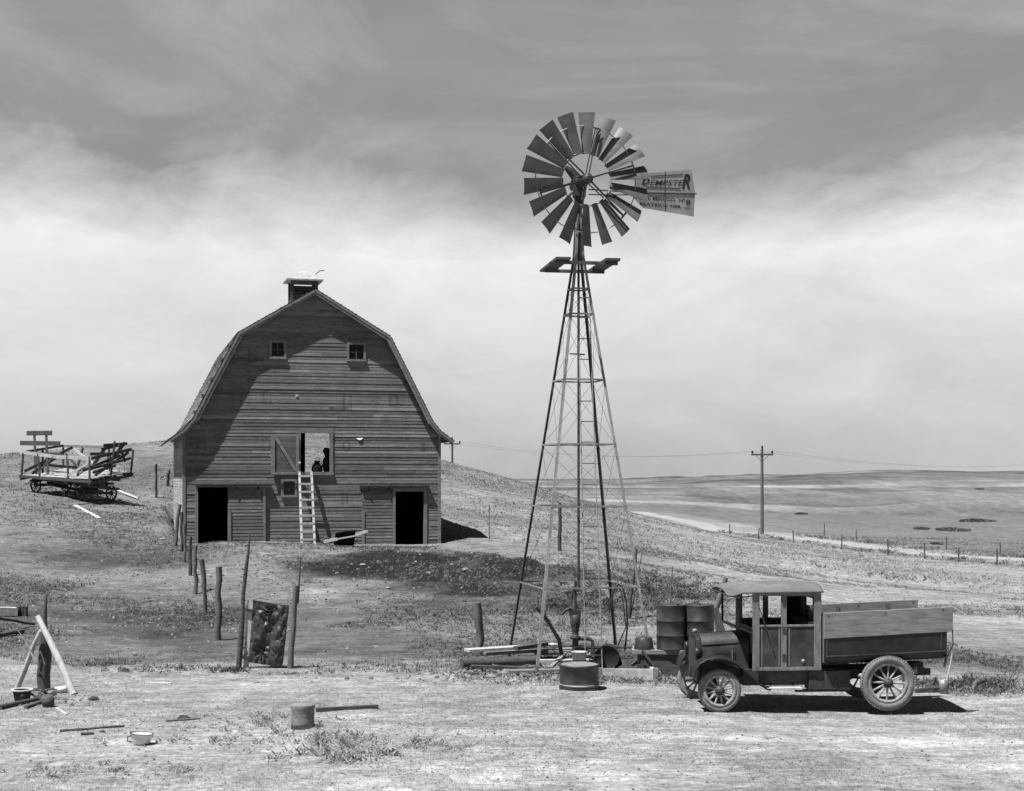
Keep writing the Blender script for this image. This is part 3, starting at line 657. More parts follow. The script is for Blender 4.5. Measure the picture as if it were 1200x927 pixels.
# wheelbarrow / upturned cart by the barn wall
c = wpt(FU(401, 600)[0], -1.15, 0); c.z = gz(c.x, c.y)
wbz = c.z; wb = thing('wheelbarrow', 'dark upturned wheelbarrow with pale handles lying by the barn wall', 'wheelbarrow', (c.x, c.y, wbz), R(12))
t = MB(); t.prism([(-.44, .3, .03), (.3, .3, .0), (.33, -.02, .60), (-.40, -.02, .50)], (0, .16, 0)); t.build('tray', 'matte', wb, .02)  # face leaned over so it stays in shade
for yy in (-.06, .44):
    t = MB(); t.beam((-.85, yy, .18), (-.35, yy, .27), .09, .10); t.beam((-.35, yy + .1, .27), (.3, yy + .1, .38), .04, .05); t.beam((.3, yy, .40), (.76, yy, .55), .07, .07); t.build('handle', 'enamel' if yy < 0 else 'wood_l', wb)
t = MB(); t.beam((.33, -.03, .3), (.52, -.03, .14), .03, .04); t.beam((.35, -.03, .06), (.75, .0, .05), .04, .04); t.build('leg', 'wood_w', wb)
t = MB(); t.lathe([(.11, -.03), (.17, -.03), (.17, .03), (.11, .03)], 16, Matrix.Translation((-.72, .2, .17)) @ Matrix.Rotation(R(90), 4, 'X'), closed=True); t.lathe([(.0, -.04), (.03, -.04), (.03, .04), (0, .04)], 8, Matrix.Translation((-.72, .2, .17)) @ Matrix.Rotation(R(90), 4, 'X'))
for k in range(4): a = k * math.pi / 4; t.beam((-.72 - .12 * math.cos(a), .2, .17 - .12 * math.sin(a)), (-.72 + .12 * math.cos(a), .2, .17 + .12 * math.sin(a)), .02, .02)
t.build('wheel', 'iron', wb)

# person and milk can in the loft doorway
def skin_fig(name, joints, edges, mat, parent, root=0, sub=2):
    me = bpy.data.meshes.new(name); me.from_pydata([j[:3] for j in joints], edges, []); me.materials.append(M[mat])
    o = bpy.data.objects.new(name, me); COL.objects.link(o); o.parent = parent
    o.modifiers.new('skin', 'SKIN').use_smooth_shade = True
    for i, j in enumerate(joints):
        r = j[3]; me.skin_vertices[0].data[i].radius = r if isinstance(r, tuple) else (r, r); me.skin_vertices[0].data[i].use_root = (i == root)
    s = o.modifiers.new('sub', 'SUBSURF'); s.levels = sub; s.render_levels = sub
    return o
pu, pz = FU(382.3, 552, .5)
pr = thing('person', 'person in a cap and dark clothes, silhouetted at the right side of the loft doorway', 'person', wpt(pu + .03, .5, 2.36), BF)
J = [(0, 0, .46, (.22, .2)), (.02, 0, .68, (.2, .22)), (.03, 0, .86, (.22, .24)), (.02, 0, .97, (.15, .15)), (.0, 0, 1.04, .075), (-.02, 0, 1.10, .12), (-.03, 0, 1.18, .15), (-.02, 0, 1.25, .13),
     (0, -.21, .9, .07), (-.1, -.22, .7, .06), (-.2, -.16, .62, .05), (-.24, -.1, .56, .045), (0, .21, .9, .07), (-.03, .2, .68, .045), (-.1, .14, .5, .037), (-.12, .12, .44, .035),
     (-.02, -.1, .4, .085), (-.12, -.11, .09, .065), (.12, -.11, .06, .05), (.32, -.11, .06, .04), (-.02, .1, .4, .085), (-.12, .11, .09, .065), (.12, .11, .06, .05), (.32, .11, .06, .04), (-.13, 0, 1.13, .03)]
E = [(0, 1), (1, 2), (2, 3), (3, 4), (4, 5), (5, 6), (6, 7), (2, 8), (8, 9), (9, 10), (10, 11), (2, 12), (12, 13), (13, 14), (14, 15), (0, 16), (16, 17), (17, 18), (18, 19), (0, 20), (20, 21), (21, 22), (22, 23), (5, 24)]
skin_fig('body', J, E, 'cloth', pr)
cp = MB(); cp.lathe([(0, 0.11), (.07, .1), (.115, .04), (.118, 0), (0, 0)], 16, Matrix.Translation((-.02, 0, 1.21))); cp.prism([(-.09, -.07, 1.21), (-.21, -.04, 1.195), (-.21, .04, 1.195), (-.09, .07, 1.21)], (0, 0, .012)); cp.build('cap', 'cloth', pr)
pu, _ = FU(371.5, 552, .3)
mc = thing('milk_can', 'dark milk can standing in the loft doorway left of the seated figure', 'milk can', wpt(pu, .3, 2.36), BF); mc['label'] = 'dark squat can with a narrow neck, in the middle of the loft doorway'
q = MB(); q.lathe([(0, 0), (.2, 0), (.205, .1), (.205, .55), (.18, .62), (.11, .7), (.10, .76), (.12, .8), (.12, .82), (0, .82)], 20); q.build('can_body', 'matte', mc)
for sx in (-1, 1): q = MB(); q.tube([(sx * .165, 0, .6), (sx * .2, 0, .66), (sx * .16, 0, .7), (sx * .12, 0, .7)], .012, 6); q.build('handle', 'iron', mc)

# ---------------------------------------------------------------- windmill
WX, WY = 78 / F * 32, 32.0
mill = thing('windmill', 'tall steel farm windmill with many-bladed wheel over the well beside the truck', 'windmill', (WX, WY, 0))
def rr(z): return max(.15, 1.84 * (1 - z / 9.75)) if z < 8.95 else max(.07, .15 - (z - 8.95) * .07)
TH = R(31.6)
AN = [-TH, math.pi - TH, -math.pi / 2 - TH, math.pi / 2 - TH]   # right front, left back, left front, right back
LEG = {'rf': AN[0], 'lf': AN[2], 'lb': AN[1], 'rb': AN[3]}
def lp(k, z): a = LEG[k]; r = rr(z); return Vector((r * math.cos(a), r * math.sin(a), z))
def angle_iron(mb, p, q, w, inward):
    d = (q - p).normalized(); c = -Vector((p.x + q.x, p.y + q.y, 0)).normalized() if inward is None else inward
    a = (Matrix.Rotation(R(45), 4, 'Z') @ c).normalized(); b_ = (Matrix.Rotation(R(-45), 4, 'Z') @ c).normalized()
    for e in (a, b_):
        n_ = a if e is b_ else b_
        mb.prism([p, p + e * w, q + e * w, q], n_ * .006)
for k in LEG:
    l = MB(); zb = meshz(WX + lp(k, 0).x, WY + lp(k, 0).y) - .1
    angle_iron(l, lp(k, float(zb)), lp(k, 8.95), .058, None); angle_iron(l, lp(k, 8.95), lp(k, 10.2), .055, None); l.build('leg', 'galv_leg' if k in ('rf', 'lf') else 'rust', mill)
order = ['lb', 'lf', 'rf', 'rb']
ZG = [4.1 - (py - 558) * .01882 for py in (340, 370, 447, 522, 594, 686)]
for i, z in enumerate(ZG):
    for a_, b_ in zip(order, order[1:] + order[:1]):
        g = MB(); p, q = lp(a_, z), lp(b_, z); g.prism([p, q, q + Vector((0, 0, .035)), p + Vector((0, 0, .035))], Vector((0, 0, 1)).cross(q - p).normalized() * .006); g.prism([p, q, q + (Vector((0, 0, 1)).cross(q - p)).normalized() * .03, p + (Vector((0, 0, 1)).cross(q - p)).normalized() * .03], (0, 0, .006))
        g.build('girt', 'galv_leg', mill)
    if i:
        for a_, b_ in zip(order, order[1:] + order[:1]):
            for s0, s1 in ((a_, b_), (b_, a_)):
                w = MB(); w.tube([lp(s0, z), lp(s1, ZG[i-1])], .0038, 5); w.build('brace_rod', 'wire', mill)
# platform
pf = Matrix.Rotation(R(9), 4, 'Z'); pzp = 8.72
for sx in (-1, 1):
    b_ = MB(); x0, x1 = (sx * .70, sx * .38); x0, x1 = min(x0, x1), max(x0, x1); vs = [pf @ Vector(v) for v in ((x0, -1.05, pzp), (x1, -1.05, pzp), (x1, .95, pzp), (x0, .95, pzp))]; b_.prism(vs, (0, 0, .05)); b_.build('platform_plank', 'wood_d', mill)
for yy in (-.86, .45):
    b_ = MB(); b_.beam(pf @ Vector((-.68, yy, pzp - .04)), pf @ Vector((.68, yy, pzp - .04)), .06, .07); b_.build('platform_joist', 'wood_d', mill)
# ladder
def lad_pt(side, py):
    xt = {0: 677.5, 1: 690.5}[side] + (py - 345) / (770 - 345) * {0: 8.5, 1: 15}[side]
    Yv = 32 - 1.05 * rr(CZ - (py - 558) * .01882) * .62
    v = P(xt, py, Yv); return v - mill.location
for s_ in (0, 1):
    l = MB(); l.tube([lad_pt(s_, y_) for y_ in (345, 450, 560, 660, 720, 783)], .013, 6); l.build('ladder_rail', 'galv_leg', mill)
for y_ in (349, 372, 397, 421, 445, 470, 494, 518, 543, 568, 593, 617, 643, 668, 694, 719, 744, 768):
    l = MB(); l.tube([lad_pt(0, y_), lad_pt(1, y_)], .012, 6); l.build('ladder_rung', 'iron', mill)
# loose strap near the top of the shaft
pr_ = MB(); pr_.tube([(0, 0, 1.6), (0, 0, 10.6)], .028, 8); pr_.build('pump_rod', 'iron', mill)
st = MB(); st.beam((-.2, 0, 8.0 - 1.2), (.14, -.02, 6.78), .02, .03); st.build('furl_lever', 'iron', mill)
# head
hn = Vector((math.sin(R(18)), -math.cos(R(18)), 0)); ht = Vector((math.cos(R(18)), math.sin(R(18)), 0)); up = Vector((0, 0, 1))
hubc = P(687.3, 210, 31.55) - mill.location
axc = hubc - hn * .45
hd = MB(); hd.tube([axc - hn * .35 + up * -.02, axc - hn * .1, axc + hn * .18, axc + hn * .4], [.11, .17, .15, .07], 12)
hd.box(axc.x - .14, axc.x + .14, axc.y - .16, axc.y + .16, axc.z - .30, axc.z + .13)
hd.tube([(axc.x, axc.y, 10.0), (axc.x, axc.y, axc.z - .2)], [.09, .13], 10)
hd.tube([axc + up * .05, axc - ht * .18 + up * .22, axc - ht * .32 + up * .33], [.12, .09, .05], 8); hd.tube([axc - up * .1, axc - ht * .2 - up * .25, axc - ht * .28 - up * .34], [.05, .03, .02], 6)
hdo = hd.build('gearbox', 'iron', mill)
hb = MB(); hb.tube([hubc - hn * .2, hubc + hn * .12], .085, 12); hb.tube([hubc + hn * .1, hubc + hn * .16], [.12, .05], 12)
wheel = hb.build('wheel_hub', 'iron', mill)
RW = 1.455
def wp(r, a, n_=0): return hubc + ht * (r * math.cos(a)) + up * (r * math.sin(a)) + hn * n_
for k in range(6):
    a = R(20 + 60 * k - 2); s_ = MB()
    s_.beam(wp(.06, a, .10), wp(RW * .78, a, .06), .03, .03); s_.beam(wp(.06, a + .05, -.12), wp(RW * .78, a + .02, -.02), .022, .022)
    s_.beam(wp(RW * .78, a - .06, .06), wp(RW * .78, a + .1, .04), .02, .03); s_.build('spoke', 'iron', wheel)
for rad in (.40, .80):
    g = MB(); g.tube([wp(RW * rad, R(i * 6), -.02) for i in range(61)], .012, 5, cap=False); g.build('rim_ring', 'galv_leg', wheel)
for k in range(18):
    a = R(10 + 20 * k); rd = (ht * math.cos(a) + up * math.sin(a)); tg = (-ht * math.sin(a) + up * math.cos(a)); b_ = MB(); vs = []
    pit = R(27 + random.uniform(-3, 3)); cr_ = hn * math.cos(pit) + tg * math.sin(pit); ch = tg * math.cos(pit) - hn * math.sin(pit)
    nr, nc = 5, 7
    for i in range(nr):
        f = i / (nr - 1); r = RW * (.375 + .625 * f); w = RW * (.118 + (.236 - .118) * f) / math.cos(pit) * .97
        for j in range(nc):
            c_ = (j / (nc - 1) - .5); vs.append(hubc + rd * r + ch * (w * c_) + cr_ * (-w * .08 * (4 * c_ * c_ - .5)))
    n_ = nr * nc; vs2 = vs + [v - cr_ * .004 for v in vs]; fs = []
    for i in range(nr - 1):
        for j in range(nc - 1):
            q = i * nc + j; fs += [(q, q+1, q+nc+1, q+nc), (n_+q+nc, n_+q+nc+1, n_+q+1, n_+q)]
    b_.add(vs2, fs, 1, True); b_.build('blade', 'galv', wheel)
# tail vane, folded alongside the wheel
vt = (P(779, 226, 32.6) - P(687, 224, 32)); vdir = Vector((math.cos(R(18)), math.sin(R(18)), 0)); vn = Vector((vdir.y, -vdir.x, 0))
piv = Vector((0, 0, 0)) + Vector((axc.x, axc.y, 0)) - hn * .05
def VP(px, py):
    """picture point on the vane's plane"""
    dx = (px - HX) / F; o = mill.location + piv; Y = (vn.x * o.x + vn.y * o.y) / (vn.x * dx + vn.y)
    return Vector((dx * Y, Y, CZ - (py - HY) / F * Y)) - mill.location
v = MB(); v.prism([VP(743.3, 208), VP(762.6, 202.6), VP(810.5, 198.7), VP(814.5, 226.2), VP(743.3, 226.2)], -vn * .006); v.prism([VP(743.3, 226.4), VP(814.5, 226.4), VP(813, 253.8), VP(753.5, 243.6), VP(743.3, 233)], -vn * .006)
vo = v.build('tail_vane', 'vane', mill)
e = MB(); e.tube([VP(690, 222), VP(743, 225.6), VP(816.5, 227.2)], .016, 6); e.tube([VP(690, 228), VP(750, 228.5)], .014, 6); e.tube([VP(779.3, 201), VP(779.3, 247)], .009, 6); e.build('tail_bone', 'iron', mill)
def text(body, size, px, py, px1, rise, parent, shear=0, name='lettering', bold=0, pyh=None, sx=1.0):
    cu_ = bpy.data.curves.new('t', 'FONT'); cu_.body = body; cu_.size = 1; cu_.shear = shear; cu_.offset = bold; cu_.resolution_u = 3
    to = bpy.data.objects.new('t', cu_); COL.objects.link(to); bpy.context.view_layer.update()
    me = bpy.data.meshes.new_from_object(to.evaluated_get(bpy.context.evaluated_depsgraph_get())); bpy.data.objects.remove(to)
    xs = [q.co.x for q in me.vertices]; ys = [q.co.y for q in me.vertices]; x0, x1, y0, y1 = min(xs), max(xs), min(ys), max(ys)
    for q in me.vertices:
        fx = (q.co.x - x0) / (x1 - x0); fy = (q.co.y - y0) / (y1 - y0)
        q.co = VP(px + (px1 - px) * fx, py + rise * fx - size * fy) + vn * .006
    me.materials.append(M['paint_b']); o = bpy.data.objects.new(name, me); COL.objects.link(o); o.parent = parent; return o
text('D', 8.8, 752.2, 216.8, 761, -.2, vo, .25, bold=.03); text('EMPSTE', 6.6, 761.2, 217.6, 801.5, .2, vo, .3, bold=.004); text('R', 17.5, 799, 221.6, 808.8, 0, vo, .3, bold=.03)
u_ = MB(); u_.beam(VP(762.5, 206.8) + vn * .006, VP(800, 204.4) + vn * .006, .004, .02); u_.beam(VP(757, 219.2) + vn * .006, VP(797.5, 221.3) + vn * .006, .004, .02); u_.build('painted_stroke', 'paint_b', vo)
text('MILL MFG.CO. Nº', 3.6, 748.5, 233.4, 803, 3.4, vo, bold=.02); text('8', 6.6, 803.6, 240.3, 808.8, 0, vo, bold=.02)
text('BEATRICE', 3.6, 749.5, 240.4, 782, 2.4, vo, bold=.02); text('NEB.', 3.6, 785.5, 243.0, 798.5, .9, vo, bold=.02); text('MFR', 1.6, 802, 244.6, 809.5, .3, vo, bold=.02)

# ---------------------------------------------------------------- well clutter
def at(px, py, off=0): c = G(px, py); return c
p0 = mill.location + Vector((-.07, 0, 0))
pump = thing('hand_pump', 'dark iron hand pump with bulging head in the middle of the windmill legs', 'pump', (p0.x, p0.y, gz(p0.x, p0.y)))
q = MB(); q.lathe([(0, 0), (.13, 0), (.13, .03), (.075, .05), (.07, .5), (.12, .52), (.12, .56), (.07, .6), (.075, .68), (.11, .85), (.12, 1.0), (.08, 1.04), (.05, 1.06), (0, 1.06)], 18); q.build('barrel', 'iron', pump)
q = MB(); q.tube([(.05, 0, .52), (.3, -.03, .52), (.38, -.04, .46), (.39, -.04, .2)], [.05, .045, .04, .035], 8); q.build('spout', 'iron', pump)
q = MB(); q.box(-.14, .12, -.06, .06, 1.03, 1.15); q.tube([(-.02, 0, 1.1), (-.1, 0, 1.2), (-.22, -.02, 1.14), (-.3, -.02, 1.05)], [.05, .05, .035, .025], 8); q.tube([(0, 0, 1.1), (.0, 0, 1.8)], .03, 8); q.tube([(-.1, 0, 1.15), (-.06, 0, 1.55), (0, 0, 1.75)], .018, 6); q.build('pump_head', 'iron', pump)
# half drum in front
c = G(679, 808)
hd_ = thing('cut_drum', 'low cut-down steel drum standing in front of the well', 'drum', c + Vector((0, .15, .0)))
q = MB(); q.lathe([(0, .03), (.375, .03), (.375, 0), (.385, .0), (.385, .06), (.375, .08), (.375, .44), (.39, .45), (.39, .475), (.37, .48)], 32, Matrix.Rotation(R(2), 4, 'X')); q.build('shell', 'drum', hd_)
q = MB(); q.lathe([(0, .455), (.37, .458)], 32, Matrix.Rotation(R(2), 4, 'X')); q.build('lid', 'zinc', hd_)
q = MB(); q.lathe([(.377, .07), (.392, .08), (.392, .1), (.377, .11)], 32, Matrix.Rotation(R(2), 4, 'X')); q.build('hoop', 'zinc', hd_)
# pale bucket behind it
c = G(680, 798); c.y += .5
bk_ = thing('bucket', 'pale bucket set among the boards behind the cut drum', 'bucket', (c.x, c.y, .28))
q = MB(); q.lathe([(0, 0), (.12, 0), (.16, .24), (.17, .25), (.15, .24), (.11, .02), (0, .02)], 20); q.build('pail', 'wood_l', bk_)
q = MB(); q.tube([(.16 * math.cos(a), .03, .24 + .1 * math.sin(a)) for a in np.linspace(0, math.pi, 9)], .006, 5); q.build('handle', 'wire', bk_)
bx = MB(); bx.box(-.3, .3, -.22, .22, 0, .28); o = bx.build('wooden_block', 'wood_x', None, .01); o.location = (c.x, c.y, 0); tag(o, 'low weathered block carrying the pale bucket by the well', 'block')
# planks and poles on the ground left of the pump
def plank(name, pxa, pya, pxb, pyb, w, h, mat, label, cat, lift=.0, tube=False, group=None, rad=None, lifta=None, jog=0):
    a = G(pxa, pya); b2 = G(pxb, pyb); la = lift if lifta is None else lifta
    a = a + Vector((0, 0, h / 2 + la)); b2 = b2 + Vector((0, 0, h / 2 + lift)); o0 = (a + b2) / 2; mb = MB(o0)
    if tube:
        n_ = 7; pts = [a.lerp(b2, k / (n_ - 1)) + Vector((random.uniform(-1, 1) * jog, random.uniform(-1, 1) * jog, random.uniform(-.5, .5) * jog)) for k in range(n_)]
        mb.tube(pts, rad or [w / 2 * (1 - .25 * k / (n_ - 1)) for k in range(n_)], 9, jit=.06)
    else: mb.beam(a, b2, w, h)
    o = mb.build(name, mat, None, 0 if tube else .004); o.location = o0; return tag(o, label, cat, group)
plank('log', 541, 785, 632, 781, .26, .26, 'wood_d', 'thick dark log lying at the left end of the board pile', 'log', tube=True)
plank('plank', 547, 779, 652, 772, .3, .06, 'wood_l', 'long pale plank on top of the dark log left of the well', 'plank', lift=.28)
plank('plank', 570, 776, 672, 770, .28, .05, 'wood_x', 'grey plank behind the pale plank at the windmill foot', 'plank', lift=.16)
plank('plank', 600, 765, 745, 768, .25, .05, 'wood_vd', 'long dark plank on the ground behind the pump', 'plank', lift=.16)
plank('plank', 600, 771, 700, 771, .22, .05, 'wood_l', 'pale narrow plank lying just behind the pump foot', 'plank', lift=.08)
plank('plank', 612, 766, 700, 765, .25, .18, 'wood_x', 'thick grey plank lying furthest back behind the pump', 'plank', lift=.0)
plank('plank', 538, 790, 600, 793, .12, .05, 'wood_vd', 'thin dark slat on the ground under the log end', 'plank')
plank('plank', 596, 792, 668, 789, .2, .07, 'wood_x', 'short grey board left of the cut drum', 'plank', lift=.04)
plank('plank', 630, 783, 690, 782, .14, .06, 'wood_l', 'pale board end beside the bucket', 'plank', lift=.12)
plank('pole', 627, 712 + 70, 660, 775, .09, .09, 'bark', 'crooked bare branch leaning inside the windmill legs', 'branch', tube=True) if 0 else None
# leaning forked branch
a = P(660, 772, 31.6); a.z = gz(a.x, a.y); b2 = P(628, 711, 31.0); o0 = a.copy(); mb = MB(o0)
mb.tube([a, P(655, 750, 31.5), P(645, 733, 31.3), P(638, 722, 31.1), b2], [.05, .045, .04, .045, .03], 8, jit=.15); mb.tube([P(638, 722, 31.1), P(642, 705, 31.1)], [.025, .012], 6)
o = mb.build('branch', 'bark'); o.location = o0; tag(o, 'crooked forked branch leaning against the front left windmill leg', 'branch')
for i in range(9):
    px = [548, 575, 592, 612, 628, 650, 705, 720, 742][i]; c = G(px, [794, 795, 790, 793, 797, 797, 797, 790, 800][i]); mb = MB()
    s_ = random.uniform(.06, .12); mb.lathe([(0, 0), (s_, .02), (s_ * 1.1, s_ * .5), (s_ * .6, s_), (0, s_ * 1.05)], 7, smooth=False)
    for v_ in range(len(mb.v)): mb.v[v_] = tuple(q * random.uniform(.8, 1.2) for q in mb.v[v_])
    o = mb.build('stone', 'rock'); o.location = c - Vector((0, 0, .01)); o.rotation_euler.z = i; tag(o, 'small pale stone in the litter along the front of the well platform', 'stone', 'stones along the well')
LIT = [(552, 788, 640, 786, .12, .05, 'wood_d', 'dark split slat along the front of the log pile'), (600, 787, 622, 797, .1, .04, 'wood_v', 'short grey board lying crosswise at the front of the pile'),
 (640, 790, 662, 778, .08, .05, 'wood_x', 'short board tilted up between the planks and the cut drum'), (575, 772, 690, 776, .18, .05, 'wood_v', 'rough grey board in the middle of the plank pile'), (690, 772, 760, 776, .16, .05, 'wood_vd', 'dark board lying behind the timber frame'),
 (655, 786, 700, 789, .12, .06, 'wood_d', 'dark board end just behind the cut drum'), (604, 778, 640, 774, .16, .08, 'wood_d', 'short dark plank across the long pale one')]
for i, (xa, ya, xb, yb, w_, h_, mt, lb) in enumerate(LIT): plank('plank', xa, ya, xb, yb, w_, h_, mt, lb, 'plank', lift=[.02, .05, .2, .2, .1, .05, .33][i], lifta=[.1, .0, .02, .14, .16, .1, .3][i])
for i in range(16):
    c = G(random.uniform(548, 700), random.uniform(784, 794)) + Vector((0, 0, .04)); an = random.uniform(0, math.tau); L = random.uniform(.15, .4); b2 = c + Vector((math.cos(an) * L, math.sin(an) * L * .6, random.uniform(0, .14))); mb = MB(c); mb.tube([c, c.lerp(b2, .5) + Vector((0, 0, .03)), b2], [.025, .02, .012], 6, jit=.2); o = mb.build('stick', ['bark', 'wood_v', 'wood_d'][i % 3]); o.location = c; tag(o, 'short broken stick in the litter along the plank pile', 'stick', 'sticks along the plank pile')
# wooden crate frame on the right of the drum
A_, B_, C_, D_ = G(700, 797), G(772, 799), G(762, 778), G(712, 778)
cf = thing('timber_crate', 'pale open timber frame lying on the ground right of the cut drum', 'frame', (A_ + B_) / 2)
for nm, p, q, t in (('front_board', A_, B_, .16), ('side_board', B_, P(738, 781, 31.8), .1), ('rear_board', P(738, 783, 31.8), D_, .1)):
    mb = MB(cf.location); p = Vector((p.x, p.y, gz(p.x, p.y) + .12)); q = Vector((q.x, q.y, gz(q.x, q.y) + .14)); mb.beam(p, q, .07, t + .06); mb.build(nm, 'wood_l', cf)
for px in (703, 768): 
    mb = MB(cf.location); p = G(px, 799); mb.beam(p, p + Vector((0, 0, .27)), .1, .1); mb.build('corner_post', 'wood_x', cf)
# rubbish heap around the frame: tub and sticks
c = G(712, 786); ty = MB(); ty.lathe([(0, .0), (.25, .0), (.27, -.02), (.275, 0), (.235, .3), (0, .32)], 26)  # black disc closes the mouth in place of its shaded inside
o = ty.build('wash_tub', 'cloth'); o.location = c + Vector((0, .25, .24)); o.rotation_euler = (R(-82), 0, R(-8)); tag(o, 'black round tub lying on its side behind the pale timber frame', 'tub')
c2 = G(740, 785); nb = 0
for i in range(14):
    a = c2 + Vector((random.uniform(-.55, .45), random.uniform(0, .5), random.uniform(.02, .12))); an = random.uniform(0, math.pi); L = random.uniform(.25, .6); b2 = a + Vector((math.cos(an) * L, math.sin(an) * L * .5, random.uniform(-.02, .35)))
    mb = MB(a); mb.tube([a, a.lerp(b2, .5) + Vector((random.uniform(-.05, .05), 0, random.uniform(-.04, .06))), b2], [.022, .017, .01], 6, jit=.1); o = mb.build('stick', 'bark'); o.location = a; tag(o, 'bare broken stick in the tangled heap beside the drum stand', 'stick', 'sticks heaped by the drum stand')
hp = MB(); hp.lathe([(0, .34), (.18, .31), (.36, .2), (.48, .08), (.58, -.02)], 18)
for v_ in range(len(hp.v)): hp.v[v_] = tuple(q * random.uniform(.85, 1.15) for q in hp.v[v_])
o = hp.build('trash_heap', 'soil'); o.location = c2 + Vector((.1, .5, 0)); tag(o, 'dark heap of rubbish against the drum stand', 'heap', kind='stuff')
# drum stand (old wooden tank) with two drums and a tub
S0 = Vector((3.42, 29.9, gz(3.42, 29.9) - .03)); sd = thing('drum_stand', 'dark low board tank carrying two steel drums beside the windmill', 'stand', S0, R(-3))
STH = 4.1 - (762 - 558) / F * 29.6 - S0.z
for nm, x0, x1, y0, y1, z0, z1, mt in (('front_panel', -.78, .85, -.32, -.27, 0, STH - .09, 'wood_d'), ('side_panel', -.82, -.781, -.3, .5, 0, STH - .09, 'wood_d'), ('side_panel', .851, .89, -.3, .5, 0, STH - .09, 'wood_d'), ('back_panel', -.78, .85, .45, .5, 0, STH - .09, 'wood_d'), ('top_plank', -.95, .95, -.36, .1, STH - .085, STH, 'wood_x'), ('top_plank', -.92, .93, .11, .56, STH - .085, STH - .004, 'wood_x')):
    mb = MB(); mb.box(x0, x1, y0, y1, z0, z1); mb.build(nm, mt, sd, .006)
mb = MB(); mb.beam((-.72, -.36, .35), (-.45, -.36, 0), .03, .06, up=(1, 0, 0)); mb.beam((-.75, -.36, STH), (-.33, -.36, 0.02), .03, .05, up=(1, 0, 0)); mb.build('brace', 'wood_vd', sd)
def drum(px, lab, rz):
    X = (px - 600) / F * 29.7; d = thing('steel_drum', lab, 'drum', (X, 29.8, S0.z + STH), rz, 'steel drums on the stand')
    q = MB(); H = .92; r = .295
    q.lathe([(0, .02), (r - .015, .02), (r, 0), (r + .008, .01), (r, .03), (r, .27), (r + .012, .285), (r + .012, .3), (r, .315), (r, .57), (r + .012, .585), (r + .012, .6), (r, .615), (r, H - .03), (r + .008, H - .01), (r, H), (r - .015, H - .02), (0, H - .02)], 36); q.build('shell', 'drum', d)
    q = MB(); q.lathe([(0, H - .02), (.035, H - .02), (.035, H + .01), (0, H + .01)], 10, Matrix.Translation((.15, .08, 0))); q.build('bung', 'iron', d); return d
drum(787, 'left one of the two dark steel drums, nearer the windmill', 0); drum(820.5, 'right one of the two dark steel drums, just behind the truck hood', 1)
X = 155 / F * 29.7; tb = thing('small_tub', 'small dark tub upturned left of the two steel drums', 'tub', (X, 29.8, S0.z + STH))
q = MB(); q.lathe([(.20, 0), (.205, .01), (.17, .23), (.15, .25), (0, .25)], 20); q.build('shell', 'drum', tb)
# stick and posts behind the drums
def post(name, px0, py0, px1, py1, Y, r, mat, label, cat, r1=None, group=None, dY=0):
    a = P(px0, py0, Y); b2 = P(px1, py1, Y + dY); a.z = min(a.z, gz(a.x, a.y)) - .05; mb = MB(a); n_ = 7
    L = (b2 - a).length
    pts = [a.lerp(b2, k / (n_ - 1)) + Vector((random.uniform(-1, 1), random.uniform(-1, 1), 0)) * r * (.45 if 0 < k < n_ - 1 else 0) for k in range(n_)]
    mb.tube(pts, [r + ((r1 or r * .8) - r) * k / (n_ - 1) for k in range(n_)], 9, jit=.16); o = mb.build(name, mat); o.location = a; return tag(o, label, cat, group)
a = P(834, 760, 30.2); a.z = S0.z + STH; 
mb = MB(a); b2 = P(851, 676, 30.2); mb.beam(P(847, 741, 30.2), P(838, 712, 30.2), .12, .05, up=(0, 1, 0)); mb.tube([P(838, 716, 30.25), P(845, 696, 30.25), P(850.5, 677, 30.3)], [.07, .065, .05], 8, jit=.1); mb.beam(P(838, 713, 30.3), P(850, 798, 30.3), .1, .05, up=(0, 1, 0))
o = mb.build('broken_post', 'wood_v'); o.location = a; tag(o, 'broken leaning post rising behind the right steel drum', 'post')
post('stick', 781, 712, 788, 664, 31, .02, 'wood_v', 'thin pale stick rising behind the left steel drum', 'stick', .01)
post('stick', 737, 677, 746, 643, 40, .05, 'wood_vd', 'dark short stick leaning right in the weeds behind the windmill', 'stick', .03)
post('stick', 738, 675, 753, 645, 40, .02, 'wood_vd', 'thin twig beside the dark leaning stick behind the windmill', 'twig', .01)
post('fence_post', 562, 770, 559, 706, G(562, 769).y, .09, 'wood_v', 'short split post standing alone left of the windmill', 'post', .09)
post('fence_post', 656, 640, 656, 589, 54, .075, 'wood_vd', 'dark post seen behind the windmill on the slope', 'post', .065)
post('stake', 573, 636, 573.5, 592, 56, .02, 'wood_v', 'thin stake standing near the tip of the barn shadow', 'stake', .015)
# hose on the girt
zg = ZG[5]; hs = MB(mill.location); gA = mill.location + lp('rb', zg).lerp(lp('rf', zg), .25)
for off, drop, w in ((0, 1.35, .06), (.09, .75, .05)):
    c0 = P(723, 687, 31.5); hs.tube([P(716, 716 + off * 100, 31.4), P(717, 700, 31.4), P(720, 689, 31.5), P(725, 685, 31.5), P(730, 689, 31.5), P(734, 705, 31.45), P(735, 735, 31.45), P(733, 755, 31.4), P(731, 775, 31.4)] if off == 0 else [P(714, 718, 31.45), P(715, 700, 31.4), P(719, 691, 31.5), P(723, 687, 31.55), P(728, 692, 31.5), P(731, 712, 31.5), P(733.5, 735, 31.5), P(727, 750, 31.5), P(721, 766, 31.5), P(723, 778, 31.4)], .022 if off == 0 else .014, 7)
o = hs.build('hose', 'hose'); o.location = mill.location; tag(o, 'black hose looped over the lowest right crossbar of the windmill', 'hose')
st = MB(mill.location); 
for py0, py1 in ((700, 640),): pass
mb = MB(); o0 = P(690, 663, 31.9); mb = MB(o0)
